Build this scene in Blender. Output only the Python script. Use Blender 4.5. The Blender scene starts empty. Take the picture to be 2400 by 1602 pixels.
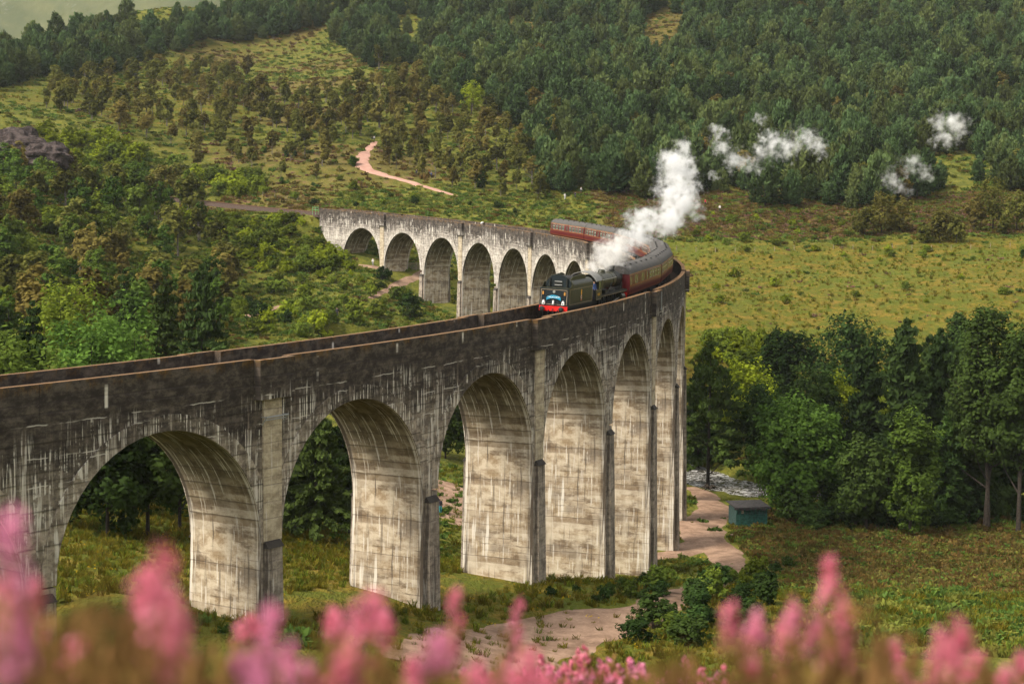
import bpy, bmesh, math, random
import numpy as np
from mathutils import Vector, Matrix
from mathutils.bvhtree import BVHTree

scene = bpy.context.scene
COL = scene.collection
rng = np.random.RandomState(7)
random.seed(7)

# ------------------------------------------------------------------ camera, sky, sun, exposure
CAM_Z, PITCH, ROLL, FPX = 1.1667, -0.065984, 0.009868, 3903.44
_c, _s, _cr, _sr = math.cos(PITCH), math.sin(PITCH), math.cos(ROLL), math.sin(ROLL)
FWD = Vector((0, _c, _s)); _U = Vector((0, -_s, _c)); _X = Vector((1, 0, 0))
RIGHT = _cr * _X + _sr * _U
UP = -_sr * _X + _cr * _U
CAMPOS = Vector((0, 0, CAM_Z))
cam_data = bpy.data.cameras.new('camera')
cam = bpy.data.objects.new('camera', cam_data)
COL.objects.link(cam)
cam.matrix_world = Matrix(((RIGHT.x, UP.x, -FWD.x, 0), (RIGHT.y, UP.y, -FWD.y, 0), (RIGHT.z, UP.z, -FWD.z, CAM_Z), (0, 0, 0, 1)))
cam_data.sensor_width = 36.0
cam_data.lens = FPX / 2400 * 36.0
cam_data.clip_start = 0.05
cam_data.clip_end = 12000
cam_data.dof.use_dof = True
cam_data.dof.focus_distance = 150.0
cam_data.dof.aperture_fstop = 2.6
scene.camera = cam

SUN_EL, SUN_AZ = math.radians(48), math.radians(242)      # azimuth clockwise from +Y: behind the camera, over its left shoulder
world = bpy.data.worlds.new('World'); scene.world = world; world.use_nodes = True
wn = world.node_tree; wn.nodes.clear()
sky = wn.nodes.new('ShaderNodeTexSky'); sky.sky_type = 'NISHITA'; sky.sun_disc = False
sky.sun_elevation = SUN_EL; sky.sun_rotation = SUN_AZ; sky.air_density = 1.0; sky.dust_density = 4.0; sky.ozone_density = 1.0
hs = wn.nodes.new('ShaderNodeHueSaturation'); hs.inputs['Saturation'].default_value = 0.06
bg = wn.nodes.new('ShaderNodeBackground'); bg.inputs['Strength'].default_value = 0.15
wo = wn.nodes.new('ShaderNodeOutputWorld')
wn.links.new(sky.outputs[0], hs.inputs['Color']); wn.links.new(hs.outputs[0], bg.inputs['Color']); wn.links.new(bg.outputs[0], wo.inputs['Surface'])
sun_data = bpy.data.lights.new('sun', 'SUN'); sun_data.energy = 2.2; sun_data.angle = math.radians(14); sun_data.color = (1.0, 0.88, 0.70)
sun = bpy.data.objects.new('sun', sun_data); COL.objects.link(sun)
sd = Vector((math.sin(SUN_AZ) * math.cos(SUN_EL), math.cos(SUN_AZ) * math.cos(SUN_EL), math.sin(SUN_EL)))
sun.rotation_euler = sd.to_track_quat('Z', 'Y').to_euler()
sun.location = (0, 0, 300)
scene.view_settings.view_transform = 'Standard'
scene.view_settings.look = 'None'
scene.view_settings.gamma = 1.0
scene.view_settings.exposure = 0.92
HAZE = 0.00005
scene.render.engine = 'CYCLES'
cy = scene.cycles
cy.use_denoising = True
cy.use_adaptive_sampling = True; cy.adaptive_threshold = 0.02
cy.max_bounces = 5; cy.diffuse_bounces = 2; cy.glossy_bounces = 2; cy.transmission_bounces = 3; cy.transparent_max_bounces = 8
cy.volume_bounces = 2
cy.caustics_reflective = False; cy.caustics_refractive = False

# ------------------------------------------------------------------ helpers
def prop(o, label=None, cat=None, group=None, kind=None):
    if label: o['label'] = label
    if cat: o['category'] = cat
    if group: o['group'] = group
    if kind: o['kind'] = kind
    return o

def link(name, data, parent=None, loc=None):
    o = bpy.data.objects.new(name, data)
    COL.objects.link(o)
    if parent is not None: o.parent = parent
    if loc is not None: o.location = loc
    return o

def empty(name, loc=(0, 0, 0), rz=0.0, **kw):
    o = link(name, None, None, loc)
    o.rotation_euler = (0, 0, rz); o.empty_display_size = 0.3
    return prop(o, **kw)

def to_mesh(name, V, F, mats, uv=None, smooth=False, midx=None, col=None):
    me = bpy.data.meshes.new(name)
    me.from_pydata([tuple(map(float, v)) for v in V] if not isinstance(V, np.ndarray) else V.tolist(), [], F if isinstance(F, list) else F.tolist())
    for m in (mats if isinstance(mats, (list, tuple)) else [mats]): me.materials.append(m)
    if midx is not None: me.polygons.foreach_set('material_index', np.asarray(midx, dtype=np.int32))
    if uv is not None:       # uv per vertex
        lay = me.uv_layers.new(name='uv')
        idx = np.empty(len(me.loops), dtype=np.int32); me.loops.foreach_get('vertex_index', idx)
        lay.data.foreach_set('uv', np.asarray(uv, dtype=np.float32)[idx].ravel())
    if col is not None:      # scalar per vertex
        a = me.attributes.new('tint', 'FLOAT', 'POINT'); a.data.foreach_set('value', np.asarray(col, dtype=np.float32))
    if smooth: me.polygons.foreach_set('use_smooth', np.ones(len(me.polygons), dtype=bool))
    me.update()
    return me

class MB:
    """collects primitive shapes into one mesh"""
    def __init__(s): s.V, s.F, s.M, s.UV = [], [], [], []
    def add(s, V, F, mi=0, uv=None):
        b = len(s.V); s.V += [tuple(v) for v in V]; s.F += [tuple(i + b for i in f) for f in F]; s.M += [mi] * len(F)
        s.UV += list(uv) if uv is not None else [(0, 0)] * len(V)
        return s
    def box(s, c, h, mi=0, rot=None):
        R = rot or Matrix.Identity(3); c = Vector(c)
        V = [c + R @ Vector((x * h[0], y * h[1], z * h[2])) for x in (-1, 1) for y in (-1, 1) for z in (-1, 1)]
        return s.add(V, [(0, 1, 3, 2), (4, 6, 7, 5), (0, 4, 5, 1), (2, 3, 7, 6), (0, 2, 6, 4), (1, 5, 7, 3)], mi)
    def box2(s, lo, hi, mi=0):
        return s.box([(a + b) / 2 for a, b in zip(lo, hi)], [(b - a) / 2 for a, b in zip(lo, hi)], mi)
    def tube(s, pts, rad, n=8, mi=0, caps=True):
        pts = [Vector(p) for p in pts]; rad = rad if isinstance(rad, (list, tuple)) else [rad] * len(pts)
        V, F = [], []
        for i, p in enumerate(pts):
            d = (pts[min(i + 1, len(pts) - 1)] - pts[max(i - 1, 0)]).normalized()
            a = d.orthogonal().normalized() if i == 0 else (pa - d * pa.dot(d)).normalized()
            pa = a; b = d.cross(a)
            for j in range(n):
                t = 2 * math.pi * j / n
                V.append(p + rad[i] * (math.cos(t) * a + math.sin(t) * b))
        for i in range(len(pts) - 1):
            for j in range(n):
                F.append((i * n + j, i * n + (j + 1) % n, (i + 1) * n + (j + 1) % n, (i + 1) * n + j))
        if caps: F += [tuple(range(n - 1, -1, -1)), tuple(range((len(pts) - 1) * n, len(pts) * n))]
        return s.add(V, F, mi)
    def prism(s, prof, y0, y1, axis='y', mi=0):
        """closed profile (list of (a, b)) extruded along an axis: 'y' -> (a, y, b); 'x' -> (x, a, b); 'z' -> (a, b, z)"""
        n = len(prof)
        P = {'y': lambda a, b, t: (a, t, b), 'x': lambda a, b, t: (t, a, b), 'z': lambda a, b, t: (a, b, t)}[axis]
        V = [P(a, b, y0) for a, b in prof] + [P(a, b, y1) for a, b in prof]
        F = [tuple(range(n))[::-1], tuple(range(n, 2 * n))] + [(i, (i + 1) % n, n + (i + 1) % n, n + i) for i in range(n)]
        return s.add(V, F, mi)
    def mesh(s, name, mats, smooth=False, fix=True):
        me = to_mesh(name, s.V, s.F, mats, uv=s.UV, smooth=False, midx=s.M)
        if fix:
            bm = bmesh.new(); bm.from_mesh(me); bmesh.ops.recalc_face_normals(bm, faces=bm.faces); bm.to_mesh(me); bm.free()
        if smooth:
            me.polygons.foreach_set('use_smooth', np.ones(len(me.polygons), dtype=bool)); me.set_sharp_from_angle(angle=math.radians(38))
        return me
    def obj(s, name, mats, parent=None, smooth=False, loc=None):
        return link(name, s.mesh(name, mats, smooth), parent, loc)

def pix_ray(u, v):
    a, b = (u - 1200) / FPX, -(v - 801) / FPX
    return (FWD + RIGHT * a + UP * b)
def pix_at(u, v, y):
    d = pix_ray(u, v)
    return CAMPOS + d * (y / d.y)
def project(p):
    q = Vector(p) - CAMPOS; d = q.dot(FWD)
    return 1200 + FPX * q.dot(RIGHT) / d, 801 - FPX * q.dot(UP) / d
def vnoise(x, y, seed=0):
    """smooth value noise on numpy arrays, about -1..1"""
    xi, yi = np.floor(x).astype(np.int64), np.floor(y).astype(np.int64)
    fx, fy = x - xi, y - yi
    fx, fy = fx * fx * (3 - 2 * fx), fy * fy * (3 - 2 * fy)
    def hsh(a, b):
        n = (a * 374761393 + b * 668265263 + seed * 974634777) & 0xffffffff
        n = ((n ^ (n >> 13)) * 1274126177) & 0xffffffff
        return ((n ^ (n >> 16)) & 0xffff) / 32767.5 - 1
    return (hsh(xi, yi) * (1 - fx) + hsh(xi + 1, yi) * fx) * (1 - fy) + (hsh(xi, yi + 1) * (1 - fx) + hsh(xi + 1, yi + 1) * fx) * fy

# ------------------------------------------------------------------ shader helpers
class NT:
    def __init__(s, name):
        s.m = bpy.data.materials.new(name); s.m.use_nodes = True
        s.t = s.m.node_tree; s.t.nodes.clear()
        s.out = s.t.nodes.new('ShaderNodeOutputMaterial')
    def n(s, typ, **kw):
        nd = s.t.nodes.new('ShaderNode' + typ)
        for k, v in kw.items():
            if k.startswith('_'): setattr(nd, k[1:], v)
        return nd
    def put(s, sock, v):
        if hasattr(v, 'is_output') or isinstance(v, bpy.types.NodeSocket): s.t.links.new(v, sock)
        else:
            if isinstance(v, (tuple, list)) and len(v) == 3 and sock.type == 'RGBA': v = (*v, 1)
            sock.default_value = v
    def math(s, op, a, b=0.0, c=0.0, clamp=False):
        nd = s.n('Math'); nd.operation = op; nd.use_clamp = clamp
        s.put(nd.inputs[0], a); s.put(nd.inputs[1], b); s.put(nd.inputs[2], c)
        return nd.outputs[0]
    def mix(s, f, a, b, blend='MIX'):
        nd = s.n('Mix'); nd.data_type = 'RGBA'; nd.blend_type = blend; nd.clamp_factor = True
        s.put(nd.inputs[0], f); s.put(nd.inputs[6], a); s.put(nd.inputs[7], b)
        return nd.outputs[2]
    def noise(s, vec, scale=1.0, detail=3.0, rough=0.55, dist=0.0):
        nd = s.n('TexNoise'); nd.noise_dimensions = '3D'
        if vec is not None: s.put(nd.inputs['Vector'], vec)
        nd.inputs['Scale'].default_value = scale; nd.inputs['Detail'].default_value = detail
        nd.inputs['Roughness'].default_value = rough; nd.inputs['Distortion'].default_value = dist
        return nd.outputs[0]
    def ramp(s, f, lo, hi, a=0.0, b=1.0):
        nd = s.n('MapRange'); nd.interpolation_type = 'SMOOTHSTEP'
        s.put(nd.inputs[0], f); s.put(nd.inputs[1], lo); s.put(nd.inputs[2], hi); s.put(nd.inputs[3], a); s.put(nd.inputs[4], b)
        return nd.outputs[0]
    def scalev(s, vec, k):
        nd = s.n('VectorMath'); nd.operation = 'MULTIPLY'; s.put(nd.inputs[0], vec); nd.inputs[1].default_value = k
        return nd.outputs[0]
    def uv(s): return s.n('TexCoord').outputs['UV']
    def objc(s): return s.n('TexCoord').outputs['Object']
    def pos(s): return s.n('NewGeometry').outputs['Position']
    def sep(s, v):
        nd = s.n('SeparateXYZ'); s.put(nd.inputs[0], v); return nd.outputs
    def rnd(s): return s.n('ObjectInfo').outputs['Random']
    def attr(s, name): 
        nd = s.n('Attribute'); nd.attribute_name = name; return nd.outputs['Fac']
    def bump(s, h, strength=0.3, dist=0.05):
        nd = s.n('Bump'); s.put(nd.inputs['Height'], h); nd.inputs['Strength'].default_value = strength; nd.inputs['Distance'].default_value = dist
        return nd.outputs[0]
    def pbr(s, color, rough=0.8, metal=0.0, normal=None, spec=0.3, **kw):
        b = s.n('BsdfPrincipled'); s.put(b.inputs['Base Color'], color); s.put(b.inputs['Roughness'], rough); b.inputs['Metallic'].default_value = metal
        b.inputs['Specular IOR Level'].default_value = spec
        if normal is not None: s.put(b.inputs['Normal'], normal)
        for k, v in kw.items(): s.put(b.inputs[k.replace('_', ' ')], v)
        s.t.links.new(b.outputs[0], s.out.inputs['Surface'])
        return s.m

def plain(name, color, rough=0.6, metal=0.0, var=0.12, scale=3.0, spec=0.3):
    t = NT(name)
    n = t.noise(t.objc(), scale, 4)
    c = t.mix(t.ramp(n, .3, .7), tuple(x * (1 - var) for x in color), tuple(min(1, x * (1 + var)) for x in color))
    return t.pbr(c, rough, metal, spec=spec)
# ------------------------------------------------------------------ viaduct centre line (a gentle spiral, far end to near end)
SP = 17.07                                   # span spacing
SS = np.linspace(-160, 430, 2361)
_kap = 1 / -230.759273 + -2.5183994687e-06 * (SS - 7 * SP)
_kap = np.where(SS < -12, 1 / 420.0, _kap)     # beyond the far abutment the line swings the other way
_ds = SS[1] - SS[0]; _i0 = int(np.argmin(abs(SS - 7 * SP)))
_th = np.cumsum(_kap) * _ds; _th = _th - _th[_i0] - 1.342524207
_cx = np.cumsum(np.cos(_th)) * _ds; _cx = _cx - _cx[_i0] + 13.046080
_cy = np.cumsum(np.sin(_th)) * _ds; _cy = _cy - _cy[_i0] + 274.651629
HALF, CROWN, RAD = 2.961, 3.472, 7.62        # half width of the bridge, crown below parapet top, arch radius
def ztop(s): return -0.04546188 * (s - 7 * SP) + 4.7687632e-05 * (s - 7 * SP) ** 2
def cl(s, off=0.0, z=0.0):
    """a point at arc length s, off metres to the outer (convex) side, z relative to the parapet top"""
    t = np.interp(s, SS, _th)
    return (float(np.interp(s, SS, _cx) - off * np.sin(t)), float(np.interp(s, SS, _cy) + off * np.cos(t)), float(ztop(s) + z))
def heading(s): return float(np.interp(s, SS, _th))
RAIL = -1.12                                 # rail top relative to the parapet top

# ------------------------------------------------------------------ terrain
CP = [(0, 1.5, .12), (0, 0, .2), (3, 0, .2), (-3, 0, .3), (0, 5, -.75), (0, 8, -1.45), (4, 8, -1.5), (-4, 8, -1.2), (0, 14, -4.0), (0, 30, -10), (0, 50, -16), (0, 75, -22.5), (0, 100, -25.9),
      (-20, 30, -8.5), (-20, 50, -13.5), (22, 30, -10.5), (25, 50, -16.0), (28, 75, -21.5), (-40, 50, -11), (-60, 40, -6), (-70, 70, -9), (-58, 55, -7.5), (60, 30, -9), (70, 60, -17),
      (0, -20, 4), (-30, -20, 4), (30, -20, 4), (-20, 10, -1), (20, 10, -3), (-120, 40, 0), (130, 40, -6),
      (-300, 100, 8), (-300, 250, 12), (-300, 400, 35), (300, 50, -8), (330, 150, -22), (330, 300, -8), (330, 500, 35), (330, 800, 112), (-420, 600, 60),
      (0, 1000, 160), (300, 1000, 165), (-100, 1000, 140), (-150, 950, 112), (-260, 850, 52), (-200, 960, 74), (-330, 800, 46), (-420, 1000, 30), (420, 1000, 160),
      (30, 266, -30.5), (50, 244, -33.4), (27, 240, -33.9), (80, 255, -30), (80, 215, -33.8), (60, 200, -33.5), (45, 190, -33.5), (32, 180, -33.3), (33, 215, -33.8), (100, 180, -33), (110, 230, -30), (28, 200, -33.4)]
for k, z in [(18.5, -21.5), (17.5, -23.3), (16.5, -25), (15.5, -26.5), (14.5, -30), (13.5, -32.8), (12.5, -33.2), (11.5, -33), (10.5, -33.5), (9.5, -33.6), (8.5, -32.5), (7.5, -30), (6.5, -26.5), (5.5, -23), (4.5, -20), (3.5, -17.2), (2.5, -13.9), (1.5, -7.4), (.5, -3.4), (-.3, 2.6), (19.5, -17), (20.5, -12), (21.3, -9)]:
    x, y, _ = cl(k * SP); CP.append((x, y, z))
for u, v, d in [(2200, 1340, 170), (2200, 1270, 188), (2300, 1450, 112), (1900, 1420, 122), (2100, 1500, 100), (2100, 1600, 86), (1400, 1480, 116), (1200, 1500, 112), (1000, 1500, 101), (740, 1280, 144), (740, 1390, 112), (300, 1280, 125), (300, 1400, 96),
                (300, 1150, 160), (100, 760, 260), (450, 800, 255), (100, 600, 330), (100, 450, 400), (450, 600, 350), (600, 720, 330), (800, 760, 300), (850, 690, 335), (700, 600, 365), (745, 560, 374),
                (560, 503, 424), (410, 496, 452), (560, 472, 438), (100, 300, 480), (0, 230, 560), (100, 170, 640), (0, 128, 720), (200, 95, 740), (330, 25, 780), (600, 0, 900), (600, 100, 760), (600, 200, 640), (600, 300, 540), (600, 400, 468),
                (1000, 450, 445), (1000, 350, 510), (1000, 200, 620), (1000, 0, 850), (1200, 500, 420), (1062, 640, 365), (1150, 690, 350), (1350, 480, 430), (1600, 500, 420), (1640, 560, 400),
                (1800, 590, 390), (1800, 700, 335), (1800, 800, 305), (1700, 850, 290), (2300, 590, 385), (2300, 700, 330), (2300, 800, 300), (2100, 500, 420), (2100, 420, 470), (2350, 450, 450),
                (1500, 350, 520), (1500, 200, 630), (1500, 0, 830), (2000, 350, 530), (2000, 200, 650), (2000, 0, 860), (2390, 200, 640), (2390, 0, 850), (2390, 1380, 150), (1700, 1300, 178), (1040, 1170, 196)]:
    p = pix_at(u, v, d); CP.append(tuple(p))
CP = np.array(CP)
def _tps(r2): return 0.5 * r2 * np.log(r2 + 1e-9)
_n = len(CP); _xy = CP[:, :2] / 100
_K = _tps(((_xy[:, None] - _xy[None]) ** 2).sum(-1)) + np.eye(_n) * 2e-4
_P = np.c_[np.ones(_n), _xy]
_A = np.block([[_K, _P], [_P.T, np.zeros((3, 3))]])
_w = np.linalg.solve(_A, np.r_[CP[:, 2], 0, 0, 0])
RIVER = [(140, 190), (92, 203), (66, 216), (47, 222), (36, 228), (29, 240), (25, 254), (14, 266), (-4, 280), (-26, 294)]
def _polydist(x, y, pts):
    best = np.full(x.shape, 1e9)
    for (ax, ay), (bx, by) in zip(pts[:-1], pts[1:]):
        dx, dy = bx - ax, by - ay; L = dx * dx + dy * dy
        t = np.clip(((x - ax) * dx + (y - ay) * dy) / L, 0, 1)
        best = np.minimum(best, np.hypot(x - ax - t * dx, y - ay - t * dy))
    return best
_trk = [cl(s)[:2] for s in np.arange(-84, -4, 6)]
def land(x, y):
    x, y = np.asarray(x, float), np.asarray(y, float); sh = x.shape; x, y = x.ravel(), y.ravel()
    z = np.empty_like(x)
    for i in range(0, len(x), 20000):
        q = np.c_[x[i:i + 20000], y[i:i + 20000]] / 100
        z[i:i + 20000] = _tps(((q[:, None] - _xy[None]) ** 2).sum(-1)) @ _w[:_n] + _w[_n] + q @ _w[_n + 1:]
    far = np.clip((y - 240) / 120, 0, 1)
    z = z + np.clip((x - 20) / 30, 0, 1) * np.clip((y - 270) / 30, 0, 1) * np.clip((420 - y) / 20, 0, 1) * 2.3 * vnoise(x / 34, y / 26, 41)
    z = z + far * (.75 * vnoise(x / 19, y / 19, 1) + .35 * vnoise(x / 7, y / 7, 2)) + np.clip((y - 60) / 60, 0, 1) * .28 * vnoise(x / 5, y / 5, 3)
    z = z + np.clip((y - 470) / 150, 0, 1) * 3.5 * vnoise(x / 60, y / 60, 5)
    r = _polydist(x, y, RIVER)
    z = np.where(r < 9, np.minimum(z, -35.6 + np.clip((r - 3.0) / 5.0, 0, 1) ** 1.5 * 3.2), z)
    t = _polydist(x, y, _trk)                         # the shelf the railway stands on beyond the far abutment
    shelf = np.interp(np.clip(-(x + 52) * .75, 0, 160), [0, 160], [ztop(-10.) - 2.0, ztop(-150.) - 2.0])
    k = np.clip((t - 3.2) / 6, 0, 1); z = z * k + shelf * (1 - k)
    return z.reshape(sh)

def _grid():
    xs = np.r_[np.arange(-450, -170, 7.0), np.arange(-170, 170, 2.4), np.arange(170, 455, 7.0)]
    ys = np.r_[np.arange(-40, 24, 1.6), np.arange(24, 470, 2.2), np.arange(470, 1010, 5.0)]
    X, Y = np.meshgrid(xs, ys)
    return X, Y, land(X, Y)
GX, GY, GZ = _grid()
ny, nx = GX.shape
GV = np.c_[GX.ravel(), GY.ravel(), GZ.ravel()]
_q = (np.arange(ny - 1)[:, None] * nx + np.arange(nx - 1)[None]).ravel()
GF = np.c_[_q, _q + 1, _q + nx + 1, _q + nx]
BVH = BVHTree.FromPolygons([Vector(v) for v in GV], GF.tolist())
def ground(x, y, default=None):
    h = BVH.ray_cast(Vector((x, y, 500)), Vector((0, 0, -1)))
    return h[0].z if h[0] is not None else default
def pix_ground(u, v):
    h = BVH.ray_cast(CAMPOS + pix_ray(u, v) * 20, pix_ray(u, v))
    return h[0]

def in_poly(u, v, poly):
    c = False; n = len(poly)
    for i in range(n):
        (x0, y0), (x1, y1) = poly[i], poly[i - 1]
        if (y0 > v) != (y1 > v) and u < (x1 - x0) * (v - y0) / (y1 - y0) + x0: c = not c
    return c

# ground cover: how much of each kind grows where (0..1 per vertex)
def cover(x, y):
    n1 = .5 + .5 * vnoise(x / 33, y / 33, 11); n2 = .5 + .5 * vnoise(x / 13, y / 13, 12)
    meadow = np.clip((x - 14) / 14, 0, 1) * np.clip((y - 262) / 16, 0, 1) * np.clip((396 - y) / 10, 0, 1)
    ridge = np.clip(1 - abs((y - 560) - (x + 150) * -0.1) / 55, 0, 1) * np.clip((x + 215) / 30, 0, 1) * np.clip((-78 - x) / 25, 0, 1)
    clear = np.clip(1 - abs(x - 88) / 16, 0, 1) * np.clip((y - 560) / 40, 0, 1) * np.clip((790 - y) / 40, 0, 1)
    lawn = np.clip(1.4 - abs(y - 126) / 36, 0, 1) * np.clip((30 - x) / 14, 0, 1)
    gold = np.clip(np.maximum.reduce([meadow, ridge * 1.3, clear * 1.3, lawn * .9]), 0, 1)
    brown = np.clip((y - 380) / 40, 0, 1) * np.clip((n1 - .35) * 2, 0, 1) * .8
    brack = np.clip((x - 22) / 10, 0, 1) * np.clip((y - 140) / 12, 0, 1) * np.clip((212 - y) / 8, 0, 1)
    band = np.clip((x - 15) / 12, 0, 1) * np.clip((y - 392) / 6, 0, 1) * np.clip((455 - y) / 12, 0, 1) * np.clip(.35 + n2, 0, 1)
    return gold, np.maximum.reduce([brown * (1 - gold), brack * .9, band * (1 - gold)]), n2
_g, _b, _n2 = cover(GV[:, 0], GV[:, 1])

t = NT('hillside_turf'); P = t.pos()
nB, nD = t.noise(P, .3, 3, .7), t.noise(t.scalev(P, (1, .5, 2.4)), 1.1, 3, .75)
green = t.mix(t.ramp(nB, .32, .68), (.058, .074, .011), (.150, .145, .022))
green = t.mix(t.ramp(nD, .5, .75), green, (.16, .145, .024))
gold = t.mix(t.ramp(nD, .3, .7), (.072, .070, .008), (.175, .130, .018))
gold = t.mix(t.ramp(nB, .42, .62), gold, (.080, .092, .011))
nA = t.noise(P, .05, 2, .6)
gold = t.mix(t.ramp(nA, .48, .62, 0, .75), gold, t.mix(t.ramp(nD, .3, .7), (.060, .078, .009), (.115, .130, .016)))
gold = t.mix(t.ramp(nB, .47, .3, 0, .6), gold, (.21, .13, .028))
brown = t.mix(t.ramp(nB, .3, .7), (.078, .062, .016), (.150, .120, .028))
brown = t.mix(t.ramp(nD, .55, .72, 0, .8), brown, (.085, .095, .018))
brown = t.mix(t.ramp(nB, .62, .7, 0, .75), brown, (.145, .075, .06))
col = t.mix(t.ramp(t.math('ADD', t.attr('brown'), t.math('MULTIPLY', t.math('SUBTRACT', nB, .5), .9)), .3, .7), green, brown)
col = t.mix(t.ramp(t.math('ADD', t.attr('gold'), t.math('MULTIPLY', t.math('SUBTRACT', nD, .5), .5)), .3, .6), col, gold)
M_TURF = t.pbr(col, .95, normal=t.bump(nD, .9, .8), spec=.1)

gme = to_mesh('ground', GV, GF, M_TURF, smooth=True)
for nm, arr in (('gold', _g), ('brown', _b)):
    a = gme.attributes.new(nm, 'FLOAT', 'POINT'); a.data.foreach_set('value', arr.astype(np.float32))
prop(link('ground', gme), 'rough grass, bracken and heather moorland slopes of the glen', 'ground', kind='structure')

# far mountain in the mist
t = NT('far_mountain_turf'); P = t.pos()
n = t.noise(P, .006, 6, .6, .6); n2 = t.noise(t.scalev(P, (1, 1, .35)), .02, 5, .65)
col = t.mix(t.ramp(n, .35, .65), (.06, .075, .035), (.125, .125, .055))
col = t.mix(t.ramp(n2, .62, .72), col, (.26, .25, .22))
M_FAR = t.pbr(col, .95, normal=t.bump(n2, .6, 9.0), spec=.1)
xs = np.linspace(-1600, 900, 90); ys = np.linspace(1500, 3200, 60); X, Y = np.meshgrid(xs, ys)
Z = -40 + (Y - 1500) * .62 + 70 * vnoise(X / 330, Y / 330, 21) + 30 * vnoise(X / 120, Y / 120, 22) + 10 * vnoise(X / 45, Y / 45, 23)
q = (np.arange(59)[:, None] * 90 + np.arange(89)[None]).ravel()
prop(link('hills', to_mesh('hills', np.c_[X.ravel(), Y.ravel(), Z.ravel()], np.c_[q, q + 1, q + 91, q + 90], M_FAR, smooth=True)), 'pale misty mountain slope behind the wooded hill', 'mountain', kind='structure')

# ------------------------------------------------------------------ river and paths
t = NT('stream_water'); P = t.pos()
foam = t.noise(t.scalev(P, (1, 1, 1)), .9, 6, .75, 1.2)
c = t.mix(t.ramp(foam, .47, .60), (.06, .052, .042), (.62, .62, .60))
M_WATER = t.pbr(c, t.ramp(foam, .45, .6, .12, .6), normal=t.bump(foam, .8, .25), spec=.6)
def ribbon(pts, half, dz, step=1.2, cols=5, drape=True, zf=None, wob=.0, seed=0):
    pts = np.array(pts, float); seg = np.r_[0, np.cumsum(np.hypot(*np.diff(pts, axis=0).T))]
    n = max(4, int(seg[-1] / step)); u = np.linspace(0, seg[-1], n)
    # Catmull style smoothing through dense resample + moving average
    px, py = np.interp(u, seg, pts[:, 0]), np.interp(u, seg, pts[:, 1])
    ker = max(3, int(4 / step)) | 1
    if n > ker * 2:
        pad = ker // 2; k = np.ones(ker) / ker
        px = np.convolve(np.pad(px, pad, mode='reflect', reflect_type='odd'), k, 'valid'); py = np.convolve(np.pad(py, pad, mode='reflect', reflect_type='odd'), k, 'valid')
    tx, ty = np.gradient(px), np.gradient(py); L = np.hypot(tx, ty); nxx, nyy = -ty / L, tx / L
    hw = np.interp(u, seg, half) if isinstance(half, (list, tuple)) else np.full(n, half)
    V, UV, F = [], [], []
    for i in range(n):
        for j in range(cols):
            e = (j / (cols - 1) * 2 - 1)
            w = hw[i] * (1 + wob * float(vnoise(np.array([u[i] / 2.3 + (7 if e > 0 else 0)]), np.array([seed + .5]), seed)[0]))
            x, y = px[i] + nxx[i] * w * e, py[i] + nyy[i] * w * e
            z = (ground(x, y, -30) + (dz if abs(e) < .99 else dz * .3 - .05)) if drape else (zf(u[i]) if zf else dz)
            V.append((x, y, z)); UV.append((w * e, u[i]))
    for i in range(n - 1):
        for j in range(cols - 1):
            a = i * cols + j; F.append((a, a + 1, a + cols + 1, a + cols))
    return V, F, UV
V, F, UV = ribbon(RIVER, 7.0, 0, 1.0, 9, drape=False, zf=lambda d: -34.75)
V = [(x, y, z + .10 * float(vnoise(np.array([x * .9]), np.array([y * .9]), 4)[0])) for x, y, z in V]
prop(link('river', to_mesh('river', V, F, M_WATER, uv=UV, smooth=True)), 'shallow foaming river among the trees', 'river', kind='structure')

def dirt(name, c0, c1):
    t = NT(name); P = t.pos()
    n, n2, n3 = t.noise(P, .5, 5, .7), t.noise(P, 4, 4, .7), t.noise(P, .13, 3)
    c = t.mix(t.ramp(n, .3, .7), c0, c1)
    c = t.mix(t.ramp(n2, .55, .75, 0, .45), c, tuple(min(1, x * 1.5) for x in c1))
    c = t.mix(t.ramp(n3, .58, .68, 0, .6), c, tuple(x * .5 for x in c0))
    return t.pbr(c, .95, normal=t.bump(n2, .5, .08), spec=.1)
M_DIRT = dirt('gravel_track', (.17, .105, .07), (.34, .225, .155))
M_PINK = dirt('pink_gravel', (.33, .18, .135), (.43, .26, .20))
def path(pix, half, label, mat=None, step=1.2):
    pts = [pix_ground(u, v) for u, v in pix]; pts = [(p.x, p.y) for p in pts if p is not None]
    V, F, UV = ribbon(pts, half, .10, step, 7, wob=.28, seed=len(label))
    return prop(link('path', to_mesh('path', V, F, mat or M_DIRT, uv=UV, smooth=True)), label, 'path', kind='structure')
path([(1040, 1580), (1180, 1510), (1300, 1478), (1420, 1455), (1520, 1432), (1600, 1400), (1680, 1360), (1718, 1330), (1690, 1290), (1650, 1262), (1640, 1225), (1672, 1200), (1655, 1160), (1618, 1142)], [4.2, 4.6, 4.2, 3.4, 2.6, 1.7, 1.7, 1.8, 2.1, 2.7, 2.9, 2.4, 1.7, 1.5], 'gravel track past the front of the viaduct to the river bank')
path([(1660, 1262), (1610, 1292), (1560, 1300), (1480, 1310)], [2.2, 1.8, 1.6, 1.2], 'branch of the gravel track between the tall piers')
path([(880, 332), (862, 350), (849, 368), (846, 384), (862, 398), (900, 411), (950, 424), (1005, 440), (1050, 453), (1072, 460)], [1.0, 1.3, 1.9, 2.5, 2.1, 1.5, 1.1, 1.0, .9, .5], 'pale pink gravel path curving up the hillside', M_PINK, .8)
path([(1010, 628), (985, 645), (930, 668), (885, 688), (868, 700)], [1.2, 1.4, 1.2, 1.0, .6], 'dirt path leading through the far arches')
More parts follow.
